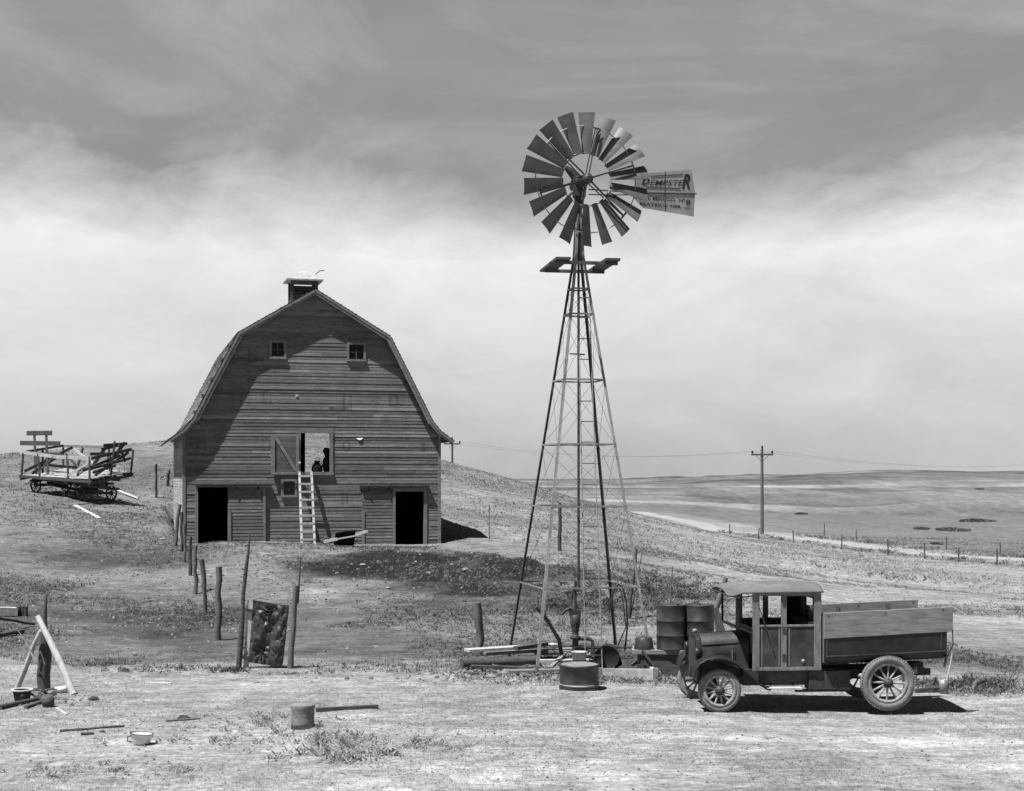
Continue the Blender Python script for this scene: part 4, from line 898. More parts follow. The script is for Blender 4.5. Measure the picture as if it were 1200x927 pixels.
mb.tube([P(693, 652, 31.9), P(699, 616, 31.9)], .02, 6); o = None

# ---------------------------------------------------------------- truck
TK = Vector((244 / F * 25.25, 25.25, 0)); TK.z = gz(TK.x, TK.y)
truck = thing('pickup_truck', 'old black farm truck with wooden cab frame and plank-sided box parked in the yard', 'truck', TK, R(4.0))
S = 25.25 / F
def tx(px): return (px - 844) * S
def tz(py): return (834 - py) * S
def wheel_tree(name, x, y, Rr, ty, rz=0, lab=None):
    w = bpy.data.objects.new(name, None); 
    h = MB(); h.lathe([(0, -.10), (.035, -.10), (.05, -.085), (.055, -.05), (.085, -.045), (.085, .045), (.055, .05), (.05, .08), (0, .09)], 18, Matrix.Rotation(R(90), 4, 'X') @ Matrix.Scale(-1, 4, (0, 0, 1)))
    wo = h.build(name, 'iron', truck); wo.location = (x, y, Rr); wo.rotation_euler = (0, random.uniform(0, .5), rz)
    bpy.data.objects.remove(w)
    t = MB(); r = ty; t.lathe([(Rr - r + r * math.cos(a) * 1.0, r * .92 * math.sin(a)) for a in np.linspace(0, math.tau, 15)[:-1]], 56, Matrix.Rotation(R(90), 4, 'X'), closed=True)
    if Rr > .42:
        for k in range(64):
            a = k * math.tau / 64; 
            for sg in (-1, 1):
                m_ = Matrix.Rotation(a, 4, 'Y') @ Matrix.Translation((0, sg * r * .42, Rr - .012)) @ Matrix.Rotation(sg * .5, 4, 'Z')
                vs = [m_ @ Vector(p) for p in ((-.012, -r*.38, -.012), (.012, -r*.38, -.012), (.012, r*.38, -.012), (-.012, r*.38, -.012), (-.012, -r*.38, .006), (.012, -r*.38, .006), (.012, r*.38, .006), (-.012, r*.38, .006))]
                t.add(vs, [(0,3,2,1),(4,5,6,7),(0,1,5,4),(1,2,6,5),(2,3,7,6),(3,0,4,7)])
    t.build('tyre', 'rubber', wo)
    ri = Rr - 2 * r; g = MB(); g.lathe([(ri - .035, -.04), (ri + .02, -.05), (ri + .03, 0), (ri + .02, .05), (ri - .035, .04)], 40, Matrix.Rotation(R(90), 4, 'X'), closed=True); g.build('rim', 'spoke', wo)
    s0 = None
    for k in range(12):
        a = k * math.tau / 12
        if s0 is None:
            s_ = MB(); s_.tube([(.06, 0, 0), (ri * .6, 0, 0), (ri - .02, 0, 0)], [.024, .017, .022], 8); s0 = s_.build('spoke', 'spoke', wo); s = s0
        else: s = s0.copy(); COL.objects.link(s); s.parent = wo
        s.rotation_euler = (0, a, 0)
    return wo
RF, RR = .382, .49
wheel_tree('front_wheel', 0, .06, RF, .055, R(-2)); wheel_tree('front_wheel', -.09, 1.5, RF, .055, R(-6))
wheel_tree('rear_wheel', tx(1045), .03, RR, .075); wheel_tree('rear_wheel', tx(1045), 1.5, RR, .075)
# frame and running gear
q = MB(); q.box(-.25, 3.9, .42, .50, .56, .68); q.box(-.25, 3.9, 1.08, 1.16, .56, .68); q.box(-.25, -.17, .5, 1.08, .56, .66); q.box(1.9, 2.0, .5, 1.08, .56, .66); q.box(3.8, 3.9, .5, 1.08, .56, .66); q.build('chassis', 'iron', truck)
q = MB(); q.tube([(-.02, .1, .38), (-.02, .3, .33), (-.02, 1.3, .33), (-.02, 1.46, .38)], .03, 8); q.tube([(-.02, .2, .46), (-.02, .75, .56), (-.02, 1.35, .46)], [.03, .04, .03], 6); q.build('front_axle', 'iron', truck)
q = MB(); q.tube([(tx(1045), .1, RR), (tx(1045), .6, RR), (tx(1045), .7, RR), (tx(1045), .86, RR), (tx(1045), .96, RR), (tx(1045), 1.45, RR)], [.05, .06, .17, .17, .06, .05], 12); q.tube([(.6, .78, .55), (tx(1045), .78, RR)], .04, 8); q.build('rear_axle', 'iron', truck)
q = MB(); q.beam((2.3, .44, .62), (3.0, .44, .5), .06, .05); q.beam((3.0, .44, .5), (3.65, .44, .62), .06, .05); q.build('leaf_spring', 'iron', truck)
q = MB(); q.box(.45, 1.9, .2, 1.3, .44, .72); q.build('belly_pan', 'iron', truck); q = MB(); q.box(tx(952), tx(1002), .12, .42, .36, .70); q.build('tool_box', 'iron', truck, .01)
q = MB(); q.tube([(1.4, .3, .33), (2.4, .3, .33)], .03, 8); q.build('exhaust_pipe', 'rust', truck)
q = MB(); q.tube([(tx(1012), .1, .62), (tx(1018), .0, .6)], .045, 10); q.build('lamp', 'zinc', truck)
# radiator and hood
q = MB(); x0 = tx(821)
rad = [(0, .38, .5), (0, 1.12, .5), (0, 1.14, 1.08), (0, 1.08, 1.24), (0, .92, 1.32), (0, .58, 1.32), (0, .42, 1.24), (0, .36, 1.08)]
q.prism([(x0 + p[0], p[1], p[2]) for p in rad], (.09, 0, 0)); ro = q.build('radiator_shell', 'black', truck, .015)
q = MB(); q.box(x0 - .012, x0 - .002, .45, 1.05, .58, 1.22); q.build('grille', 'iron', ro); q = MB(); q.lathe([(0, .07), (.04, .06), (.045, 0), (0, 0)], 12, Matrix.Translation((x0 + .045, .75, 1.32))); q.build('filler_cap', 'zinc', ro)
q = MB(); secs = [(x0 + .09, 1.0, .0), (tx(883), 1.06, .02)]; vs = []
def hoodsec(x, k, up_):
    cy = .75; pts = [(.36, .62), (.365, 1.1), (.357, 1.24), (.32, 1.32), (.16, 1.365), (0, 1.375), (-.16, 1.365), (-.32, 1.32), (-.357, 1.24), (-.365, 1.1), (-.36, .62)]
    return [(x, cy - a * k, z + up_) for a, z in pts]
A1 = hoodsec(x0 + .09, 1.0, -.08); A2 = hoodsec((x0 + tx(883)) / 2, 1.06, -.05); A3 = hoodsec(tx(883.5), 1.16, -.03); nn = len(A1)
q.add(A1 + A2 + A3, [(i, i + 1, nn + i + 1, nn + i) for i in range(nn - 1)] + [(nn + i, nn + i + 1, 2 * nn + i + 1, 2 * nn + i) for i in range(nn - 1)], 1, True); q.add(A3, [tuple(range(nn))]); ho = q.build('hood', 'dust', truck)
for k in range(12):
    q = MB(); xx = tx(841) + k * .033; q.beam((xx, .345 - .001 * k, .86), (xx, .345 - .001 * k, 1.05), .014, .02, up=(0, 1, 0)); q.build('louvre', 'dust' if k != 10 else 'zinc', ho)
q = MB(); q.tube([(x0 + .1, .385, 1.14), (tx(883), .335, 1.19)], .008, 6); q.tube([(x0 + .1, .75, 1.31), (tx(883), .75, 1.36)], .008, 6); q.build('hinge_rod', 'black', ho)
# fenders
def fender(y0, y1, name):
    pts = [(-.47, .62), (-.455, .74), (-.38, .86), (-.25, .935), (-.08, .965), (.1, .945), (.27, .87), (.42, .74), (.55, .62), (.68, .5), (.8, .42), (.88, .405)]
    q = MB(); n_ = len(pts); cols = 5; vs = []
    for (x, z) in pts:
        for j in range(cols):
            f = j / (cols - 1); vs.append((x, y0 + (y1 - y0) * f, z + .035 * math.sin(math.pi * f)))
    vs2 = vs + [(v_[0], v_[1], v_[2] - .012) for v_ in vs]; N0 = len(vs); fs = []
    for i in range(n_ - 1):
        for j in range(cols - 1):
            a = i * cols + j; fs += [(a, a+1, a+cols+1, a+cols), (N0+a+cols, N0+a+cols+1, N0+a+1, N0+a)]
    q.add(vs2, fs, 1, True)
    for ys in (y0, y1): q.tube([(x, ys, z - .005) for x, z in pts], .014, 6)
    o = q.build(name, 'black', truck); return o
fender(-.07, .30, 'front_fender'); fender(1.24, 1.6, 'front_fender')
# apron between fender and hood
for s0, s1 in ((.3, .39), (1.11, 1.24)):
    q = MB(); q.prism([(-.35, s0, .9), (.55, s0, .66), (.55, s1, .72), (-.3, s1, .95)], (0, 0, .01)); q.build('splash_apron', 'black', truck)
q = MB(); q.box(tx(899), tx(941), -.06, .24, .395, .425); q.build('running_board', 'wood_l', truck); q = MB(); q.box(tx(899), tx(941), 1.26, 1.56, .395, .425); q.build('running_board', 'wood_l', truck)
q = MB(); q.tube([(.9, .1, .4), (1.0, .3, .55)], .015, 6); q.build('step_bracket', 'iron', truck); q = MB(); q.tube([(1.35, .1, .4), (1.3, .3, .55)], .015, 6); q.build('step_bracket', 'iron', truck)
# headlamp
for yy in (.28, 1.22):
    q = MB(); q.lathe([(0, .1), (.05, .09), (.09, .03), (.095, -.02), (.085, -.03), (0, -.03)], 16, Matrix.Translation((x0 - .02, yy, 1.02)) @ Matrix.Rotation(R(90), 4, 'Y')); q.build('headlamp', 'black', truck)
# cab
cx0, cx1 = tx(884), tx(966); cy0, cy1 = .07, 1.43; zb, zt = tz(786), tz(698)
def cab_side(y, sgn):
    t = .045; yy0, yy1 = (y, y + t)
    px_posts = [(884, 892), (918, 924.5), (957.5, 966)]
    q = MB()
    for a, b_ in px_posts: q.box(tx(a), tx(b_), yy0, yy1, zb, zt)
    q.box(cx0, cx1, yy0 - .004, yy1 - .002, zt - .0, zt + .1); q.box(tx(892), tx(918), yy0 + .004, yy1 - .004, zb, zb + .06); q.box(tx(924.5), tx(957.5), yy0 + .004, yy1 - .004, zb, zb + .06)
    zw = tz(732); q.box(tx(892), tx(918), yy0 + .002, yy1 - .004, zw - .035, zw); q.box(tx(924.5), tx(957.5), yy0 + .002, yy1 - .004, zw - .035, zw)
    o = q.build('cab_side_frame', 'cabwood', truck, .004)
    for a, b_ in ((892, 918), (924.5, 957.5)):
        q = MB(); q.box(tx(a), tx(b_), yy0 + .018, yy0 + .03, zb + .06, zw - .035); q.build('door_panel', 'dust', o)
    q = MB()
    q.box(tx(894.2), tx(895.6), yy0 + .01, yy0 + .03, zb + .08, zw - .05); q.box(tx(915), tx(916.4), yy0 + .01, yy0 + .03, zb + .08, zw - .05); q.box(tx(927), tx(928.5), yy0 + .01, yy0 + .03, zb + .08, zw - .05); q.build('panel_strip', 'cabwood', o)
    q = MB(); q.box(tx(892), tx(918), yy0 + .02, yy0 + .024, zw, zt); q.build('side_window', 'clear', o)
    if sgn < 0:
        for z in (tz(706), tz(738), tz(770)):
            q = MB(); q.box(tx(919.5), tx(923), yy0 - .012, yy0 - .001, z - .05, z + .05); q.build('hinge', 'iron', o)
        q = MB(); q.tube([(tx(890), yy0 - .02, tz(708)), (tx(894), yy0 - .09, tz(722)), (tx(900), yy0 - .1, tz(740))], .009, 6); q.build('mirror_bracket', 'iron', o)
        q = MB(); q.lathe([(0, 0), (.035, 0), (.03, .015), (0, .018)], 10, Matrix.Translation((tx(944.5), yy0 + .016, tz(775))) @ Matrix.Rotation(R(90), 4, 'X')); q.build('paint_chip', 'spoke', o)
    return o
cab_side(cy0, -1); cab_side(cy1 - .045, 1)
q = MB(); q.box(cx1 - .04, cx1 - .001, cy0 + .046, cy1 - .046, zb, tz(732)); 
q.box(cx1 - .04, cx1 - .001, cy0 + .046, cy0 + .42, tz(732), zt + .09); q.box(cx1 - .04, cx1 - .001, cy1 - .42, cy1 - .046, tz(732), zt + .09); q.box(cx1 - .04, cx1 - .001, cy0 + .42, cy1 - .42, zt - .08, zt + .09)
q.build('cab_back', 'wood_d', truck)
q = MB(); q.box(tx(943), cx1 - .045, cy1 - .075, cy1 - .05, tz(735), zt); q.build('dark_window_fill', 'cloth', truck)  # dark panel added so the rear side window reads dark
q = MB(); q.box(cx0 + .1, cx1 - .05, cy0 + .05, cy1 - .05, zb, zb + .03); q.build('cab_floor', 'iron', truck)
q = MB(); q.box(cx0 + .55, cx1 - .06, cy0 + .08, cy1 - .08, zb + .03, zb + .42); q.box(cx1 - .22, cx1 - .06, cy0 + .08, cy1 - .08, zb + .42, zb + .85); q.build('seat', 'cloth', truck, .03)
q = MB(); q.lathe([(.2 + .013 * math.cos(a), .013 * math.sin(a)) for a in np.linspace(0, math.tau, 9)[:-1]], 24, Matrix.Translation((cx0 + .42, .48, 1.42)) @ Matrix.Rotation(R(-55), 4, 'Y'), closed=True); q.tube([(cx0 + .42, .48, 1.42), (cx0 + .1, .48, 1.1)], .02, 6); q.build('steering_wheel', 'iron', truck)
# windshield, leaning frame ahead of the cab
wsx0, wsx1 = tx(867), tx(884); q = MB()
q.box(wsx0 - .02, wsx0 + .015, cy0 + .02, cy0 + .06, tz(741) + .09, zt + .03); q.box(wsx0 - .02, wsx0 + .015, cy1 - .06, cy1 - .02, tz(741) + .09, zt + .03); q.box(wsx0 - .02, wsx0 + .015, cy0 + .06, cy1 - .06, zt - .0, zt + .03); q.box(wsx0 - .02, wsx0 + .015, cy0 + .06, cy1 - .06, 1.44, 1.475)
for yy in (cy0 + .04, cy1 - .04): q.tube([(wsx0, yy, 1.46), (tx(875), yy, 1.42), (tx(883), yy, 1.37)], .02, 6)
wso = q.build('windshield_frame', 'black', truck)
q = MB(); q.box(wsx0 - .005, wsx0, cy0 + .06, cy1 - .06, 1.475, zt); q.build('glass', 'clear', wso)
q = MB(); q.prism([(tx(884), cy0 + .02, 1.0), (tx(884), cy1 - .02, 1.0), (tx(884), cy1 - .02, 1.45), (tx(884), cy0 + .02, 1.45)], (.03, 0, 0)); q.build('dashboard', 'black', truck)
# roof: crowned canvas with visor lip
q = MB(); xs = [tx(853), tx(860), tx(872), tx(890), tx(925), tx(955), tx(964), tx(968)]; cr = [(.0, 2.18), (.05, 2.2), (.09, 2.2), (.12, 2.2), (.13, 2.21), (.12, 2.22), (.09, 2.21), (.0, 2.17)]
vs = []; nc = 9
for i, x in enumerate(xs):
    for j in range(nc):
        f = j / (nc - 1); e = math.sin(math.pi * f) ** .6 if 0 < f < 1 else 0
        vs.append((x, cy0 - .04 + (cy1 - cy0 + .08) * f, 2.09 + (.02 * i / 7) + [.05, .09, .12, .13, .135, .13, .125, .11][i] * e - (.05 if i < 2 else 0) * (1 - e)))
fs = [(i*nc+j, i*nc+j+1, (i+1)*nc+j+1, (i+1)*nc+j) for i in range(len(xs)-1) for j in range(nc-1)]
vs2 = vs + [(v_[0], v_[1], v_[2] - .03) for v_ in vs]; N0 = len(vs); fs += [tuple(N0 + k for k in f)[::-1] for f in fs]
for j in range(nc - 1): fs += [(j, N0 + j, N0 + j + 1, j + 1), ((len(xs)-1)*nc + j + 1, N0 + (len(xs)-1)*nc + j + 1, N0 + (len(xs)-1)*nc + j, (len(xs)-1)*nc + j)]
for i in range(len(xs) - 1):
    for j in (0, nc - 1): a = i*nc+j; b_ = (i+1)*nc+j; fs.append((a, b_, N0 + b_, N0 + a))
q.add(vs2, fs, 1, True); rfo = q.build('cab_roof', 'canvas', truck)
q = MB(); q.tube([(tx(853), cy0 - .03, 2.03), (tx(866), cy0 - .03, 2.0), (tx(884), cy0 + .02, 2.02)], .012, 6); q.tube([(tx(853), cy1 + .03, 2.03), (tx(866), cy1 + .03, 2.0), (tx(884), cy1 - .02, 2.02)], .012, 6); q.tube([(tx(853), cy0 - .03, 2.04), (tx(853), cy1 + .03, 2.04)], .012, 6); q.build('visor_rod', 'iron', rfo)
q = MB(); q.box(tx(886), cx1 + .005, cy0 - .01, cy0 + .06, zt + .075, 2.1); q.build('roof_rail', 'cabwood', rfo)
# box: dark metal body below, plank sides above, rear a little higher
bx0, bx1 = tx(968), tx(1116)
def lin(px, l, r): return l + (r - l) * (px - 968) / (1114 - 968)
for y0, y1 in ((-.02, .03), (1.5, 1.55)):
    q = MB(); zl0, zl1 = 1.275, 1.725; zr0, zr1 = 1.385, 1.82
    px_e = 1123 if y0 < .5 else 1117
    q.prism([(bx0, y0, zl0), (tx(px_e - 2), y0, zr0), (tx(px_e), y0, zr0 + .06), (tx(px_e), y0, zr1), (bx0, y0, zl1)], (0, y1 - y0, 0)); o = q.build('side_board', 'wood_x', truck, .006)
    for px in (972, 1040, 1110): q = MB(); yy = y0 - .006; q.box(tx(px), tx(px + 1.6), yy, y0 - .001, lin(px, 1.66, 1.76), lin(px, 1.68, 1.785)); q.build('bolt', 'iron', o)
    q = MB(); yi = y1 + .02 if y0 < .5 else y0 - .02
    for px in (975, 1012, 1075): q.box(tx(px), tx(px + 4), min(yi, yi), yi + .03 if y0 > .5 else yi + .03, 1.1, lin(px, 1.7, 1.78))
    q.build('stake', 'wood_v', o)
for y, sg in ((.0, 1), (1.53, -1)):
    q = MB(); prof = [(.0, 1.28, 1.39), (.0, .98, 1.06), (.015, .95, 1.03), (-.02, .94, 1.02), (.05, .86, .95), (.14, .80, .90)]
    vs = [(bx0, y + sg * a, l) for a, l, r in prof] + [(bx1, y + sg * a, r) for a, l, r in prof] ; n_ = len(prof)
    vs += [(v_[0], v_[1] + sg * .01, v_[2]) for v_ in vs]
    q.add(vs, [(i, i+1, n_+i+1, n_+i) for i in range(n_-1)] + [(2*n_+i, 3*n_+i, 3*n_+i+1, 2*n_+i+1) for i in range(n_-1)], 1, False); q.build('lower_side', 'black', truck)
    for px in (970, 1108): q = MB(); q.box(tx(px), tx(px + 2.0), y - .014 * sg if sg > 0 else y + .001, y - .001 if sg > 0 else y + .014, lin(px, .97, 1.05), lin(px, 1.27, 1.37)); q.build('side_stake', 'iron', truck)
q = MB(); q.beam((bx0 + .02, -.012, .965), (bx1 - .03, -.012, 1.045), .016, .022); q.build('highlight_strip', 'dust', truck)  # added pale strip standing for the highlight along the lower side
q = MB(); q.prism([(bx0, .15, .80), (bx1, .15, .9), (bx1, .15, .95), (bx0, .15, .85)], (0, 1.23, 0)); q.build('box_floor', 'wood_d', truck)
q = MB(); q.box(bx0, bx0 + .03, .04, 1.49, .85, 1.7); q.build('head_board', 'wood_x', truck); q = MB(); q.box(bx1 - .02, bx1 + .02, .05, 1.48, .92, 1.45); q.build('tailgate', 'wood_d', truck)
q = MB(); q.tube([(bx1 + .1, -.0, 1.42), (bx1 + .11, .0, 1.15), (bx1 + .02, .02, .95)], .012, 6); q.tube([(bx1, .03, .95), (bx1 - .03, .05, .75)], .02, 6); q.build('tailgate_chain', 'iron', truck)
q = MB(); q.box(tx(1082), tx(1096), .35, .6, .58, .80); q.build('rear_block', 'rust', truck)
q = MB(); q.lathe([(0, 0), (.07, .0), (.07, .14), (0, .14)], 12, Matrix.Translation((tx(1081), .25, .62))); q.build('tail_lamp', 'zinc', truck)
# can behind the truck
c = G(1105.5, 813); cn_ = thing('tin_can', 'small pale tin can standing on the ground behind the truck', 'can', c)
q = MB(); q.lathe([(0, 0), (.078, 0), (.08, .27), (.075, .27), (.07, .02), (0, .02)], 16); q.build('shell', 'zinc', cn_)
q = MB(); q.tube([(.0, 0, .02), (.05, .02, .3), (.12, .05, .55), (.16, .08, .75)], [.02, .02, .015, .012], 6); o = q.build('stick', 'wood_l'); o.location = c + Vector((.08, .15, 0)); tag(o, 'crooked pale stick leaning up behind the tin can at the truck tail', 'stick')
for i, (px, py) in enumerate(((1085, 812), (1092, 806), (1078, 800))):
    c = G(px, py); q = MB(); q.beam((-.2, 0, .04), (.3, .1, .06), .1, .08); o = q.build('wood_scrap', ['wood_d', 'wood_v', 'wood_x'][i]); o.location = c; o.rotation_euler.z = i * .9; tag(o, ['dark wood scrap nearest the rear wheel of the truck', 'grey wood scrap left of the tin can', 'pale wood scrap under the truck tail'][i], 'wood scrap')

# ---------------------------------------------------------------- hayrack wagon on the hill
def atY(px, Y, z): return Vector(((px - HX) / F * Y, Y, z))
WA, WB, WC = P(105, 563, 60), P(25, 557.5, 62.3), P(153, 554, 62.3)
wag = thing('hay_wagon', 'broken old hayrack wagon with slatted sides standing on the hill left of the barn', 'wagon', (WA + WC) / 2 * .5 + WB * .5); WL = Vector(wag.location); WL.z = gz(WL.x, WL.y); wag.location = WL
e1, e2 = WB - WA, WC - WA
def W(s_, t_, h): return WA + e1 * s_ + e2 * t_ + Vector((0, 0, h))
def wpart(name, mat, fn): q = MB(WL); fn(q); return q.build(name, mat, wag)
for i in range(9): wpart('deck_plank', 'wood_l' if i in (2, 4, 5, 7) else 'wood_w', lambda q, i=i: q.beam(W(-.01, .05 + i * .112, .02 + random.uniform(0, .05)), W(random.uniform(.85, 1.0), .05 + i * .112, .02), .26, .035))
for t_ in (0, 1): wpart('sill', 'wood_vd', lambda q: q.beam(W(-.03, t_, -.06), W(1.03, t_, -.02), .1, .12))
for s_ in (0, .33, .66, 1): wpart('cross_beam', 'wood_vd', lambda q: q.beam(W(s_, -.02, -.12), W(s_, 1.02, -.12), .1, .12))
hA = 1.0
wpart('top_rail', 'wood_l', lambda q: (q.beam(W(-.02, 0, hA - .08), W(.5, 0, hA - .1), .05, .14), q.beam(W(.5, 0, hA - .1), W(1.02, 0, hA + .02), .05, .14)))
wpart('top_rail', 'wood_x', lambda q: q.beam(W(.28, 1, hA + .05), W(1.0, 1, hA - .0), .05, .12)); wpart('top_rail', 'wood_vd', lambda q: q.beam(W(0, 0, hA - .1), W(0, 1.02, hA), .06, .13)); wpart('end_rail', 'wood_vd', lambda q: q.beam(W(1, 0, hA), W(1, 1, hA + .02), .05, .1))
wpart('mid_rail', 'wood_vd', lambda q: q.beam(W(0, .05, .48), W(0, 1.0, .62), .05, .1)); wpart('mid_rail', 'wood_vd', lambda q: q.beam(W(0, .08, .3), W(.1, .8, .36), .05, .1))
for s_, t_, ln in ((0, 0, 0), (.3, 0, .02), (.72, 0, .03), (1, 0, -.03), (0, .5, -.06), (0, 1, -.04), (.35, 1, -.04), (.8, 1, -.1), (1, 1, 0), (1, .5, 0)):
    wpart('stake', 'wood_vd', lambda q: q.beam(W(s_, t_, -.12), W(s_ + ln, t_, hA + (.5 if (s_, t_) == (0, .5) else 0)), .07, .09))
wpart('brace', 'wood_vd', lambda q: q.beam(W(.72, 0, .3), W(.5, 0, .95), .05, .05)); wpart('brace', 'wood_l', lambda q: q.beam(W(.0, .0, .75), W(.35, .0, .05), .05, .08)); wpart('brace', 'wood_l', lambda q: q.beam(W(.85, 1, .9), W(.35, .8, .2), .05, .12)); wpart('brace', 'wood_vd', lambda q: q.beam(W(.9, .9, .7), W(.55, .7, .1), .05, .12))
# ladder-like end standard (left back) with cross boards
for s_ in (1.0, .82): wpart('standard_post', 'wood_vd', lambda q: q.beam(W(s_ - .08, .22, -.1), W(s_ + .0, .3, 1.85), .09, .07))
for h, a_, b_ in ((1.74, 1.1, .72), (1.3, 1.2, .6), (.85, 1.06, .58)): wpart('standard_board', 'wood_vd', lambda q: q.beam(W(a_, .28, h), W(b_, .28, h + .06), .04, .2 if h > 1 else .14))
for (a_, b_) in (((.1, .3, .1), (.0, .95, .9)), ((.25, .9, .1), (.0, .5, .95)), ((.15, .1, .35), (.12, .95, .75)), ((.9, .1, .1), (1.0, .9, .6)), ((.6, .9, .1), (.8, .1, .5)), ((.95, .0, .2), (.8, .9, 1.0)), ((.3, .2, .1), (.6, .8, .25)), ((.05, .1, 1.05), (.18, 1.0, .8))): wpart('loose_board', 'wood_vd', lambda q: q.beam(W(*a_), W(*b_), .05, .12))
# jumbled boards at the right end
for (s0, t0, h0, s1, t1, h1, w) in ((.15, .6, .3, .05, .95, 1.3, .14), (.02, .75, 1.25, .02, 1.2 - .3, .5, .12), (.2, .35, .3, .1, .6, 1.3, .14), (.1, .5, 1.3, .0, .9, 1.28, .12), (.1, .45, 1.15, .05, 1.0, 1.35 - .1, .12)):
    wpart('loose_board', 'wood_vd', lambda q: q.beam(W(s0, t0, h0), W(s1, t1, h1), .04, w))
def wwheel(s_, t_, r):
    c = W(s_, t_, 0); zg_ = gz(c.x, c.y); r = .33; cz = zg_ + r; q = MB(WL); d = Vector(e1).normalized(); d.z = 0; d.normalize(); an = math.atan2(d.y, d.x)
    m_ = Matrix.Translation((c.x, c.y, cz)) @ Matrix.Rotation(an, 4, 'Z') @ Matrix.Rotation(R(90), 4, 'X')
    q.lathe([(r - .045, -.035), (r, -.035), (r, .035), (r - .045, .035)], 24, m_, closed=True, smooth=False); q.lathe([(0, -.08), (.06, -.07), (.06, .07), (0, .08)], 10, m_)
    for k in range(5):
        a = k * math.pi / 5; v1 = m_ @ Vector((math.cos(a) * r * .93, math.sin(a) * r * .93, 0)); v2 = m_ @ Vector((-math.cos(a) * r * .93, -math.sin(a) * r * .93, 0)); q.beam(v1, v2, .03, .03)
    q.build('wheel', 'iron', wag)
    return Vector((c.x, c.y, cz))
ws = [wwheel(s_, t_, .3) for s_, t_ in ((.86, .12), (.86, .85), (.22, .12), (.22, .9))]
wpart('axle', 'wood_vd', lambda q: (q.beam(ws[0], ws[1], .1, .12), q.beam(ws[0].lerp(ws[1], .5), W(.86, .5, -.1), .2, .12))); wpart('axle', 'wood_vd', lambda q: (q.beam(ws[2], ws[3], .1, .12), q.beam(ws[2].lerp(ws[3], .5), W(.22, .5, -.1), .2, .12)))
wpart('reach', 'wood_vd', lambda q: q.beam(ws[0].lerp(ws[1], .5), ws[2].lerp(ws[3], .5), .1, .12))
wpart('bolster', 'wood_vd', lambda q: (q.beam(W(.22, .0, -.22), W(.22, 1, -.22), .16, .2), q.beam(W(.86, .0, -.22), W(.86, 1, -.22), .14, .16), q.beam(W(-.0, .3, -.3), W(.3, .35, -.3), .3, .25)))
for (a_, b_, h_) in (((.0, .1), (.5, .2), -.3), ((.05, .6), (.6, .5), -.35), ((.1, .85), (.9, .8), -.28), ((.0, .35), (.35, .9), -.42), ((.3, .1), (.95, .3), -.25), ((.0, .25), (.3, .3), -.55), ((.02, .7), (.35, .6), -.6), ((.7, .2), (.95, .7), -.4)): wpart('dark_fill_board', 'wood_vd', lambda q: q.beam(W(a_[0], a_[1], h_), W(b_[0], b_[1], h_ + .06), .34, .1))  # dark boards added so the underside reads as a dark mass
plank('pole', 131, 577, 162, 586, .12, .1, 'wood_w', 'pale wagon pole lying on the grass under the right end of the hayrack', 'pole', tube=True, lift=0, lifta=.15)
plank('plank', 88, 593, 117, 608, .14, .04, 'wood_w', 'bleached plank lying on the slope in front of the hayrack', 'plank')
plank('plank', 92, 592, 142, 586, .05, .04, 'wood_x', 'thin grey rod lying between the hayrack and the bleached plank', 'rod')
plank('plank', 178, 611.5, 202, 612, .1, .04, 'wood_vd', 'dark board lying on the slope left of the barn corner', 'plank')

# ---------------------------------------------------------------- fence posts by the barn
FP = [(256, 752, 256, 664, .085, 'wood_v', 'thickest and nearest split post of the fence line left of the barn gate', .08, 36.3),
 (241, 721, 236.5, 655, .055, 'wood_v', 'second nearest fence post, slightly leaning, next to the thick split post', .07, 40.9), (229, 698, 229.5, 639, .06, 'wood_v', 'straight fence post below the left barn door, third from the front', .055, 43.9),
 (222.5, 676, 223.5, 629, .06, 'wood_vd', 'dark fence post close to the left barn door, fourth from the front', .05, 46.2), (217, 661, 216, 615, .055, 'wood_v', 'fence post standing just below the left barn corner', .05, 48.6), (213, 648, 213, 600, .06, 'wood_vd', 'dark fence post right against the left barn corner', .05, 50.2), (205, 633, 211, 591, .06, 'wood_v', 'leaning pale post beside the left barn corner', .06, 51.6)]
tops = []
for (x0, y0, x1, y1, r, mt, lab, r1, Y) in FP: post('fence_post', x0, y0, x1, y1, Y, r, mt, lab, 'fence post', r1, 'fence posts left of the barn'); tops.append(P(x1, y1 + 10, Y))
c = G(183, 583); post('fence_post', 183, 583, 183, 544, c.y, .06, 'wood_vd', 'dark upright post on the hill between the wagon and the barn', 'fence post', .06, 'fence posts left of the barn'); t1 = P(183, 550, c.y)
c = G(197, 570); post('fence_post', 195.5, 570, 198, 551, c.y, .07, 'wood_vd', 'short leaning post on the hill just left of the barn wall', 'fence post', .07, 'fence posts left of the barn'); t2 = P(197.5, 555, c.y)
def wire(a, b_, sag, r, name, lab, cat):
    a = Vector(a); b_ = Vector(b_); q = MB(a); n_ = 13; q.tube([a.lerp(b_, k / (n_-1)) - Vector((0, 0, sag * 4 * (k/(n_-1)) * (1 - k/(n_-1)))) for k in range(n_)], r, 4); o = q.build(name, 'wire'); o.location = a; return tag(o, lab, cat)
wire(t1, t2, .05, .006, 'fence_wire', 'thin wire strung between the two posts on the hill left of the barn', 'wire')
# the long wire along the line of posts
q = MB(tops[0]); 
for a, b_ in zip(tops, tops[1:]): q.tube([a, a.lerp(b_, .5) - Vector((0, 0, .06)), b_], .005, 4); 
for a, b_ in zip(tops, tops[1:]): a = a - Vector((0, 0, .45)); b_ = b_ - Vector((0, 0, .45)); q.tube([a, a.lerp(b_, .5) - Vector((0, 0, .09)), b_], .005, 4)
o = q.build('fence_wire', 'wire'); o.location = tops[0]; tag(o, 'sagging fence wire running along the posts to the barn corner', 'wire')
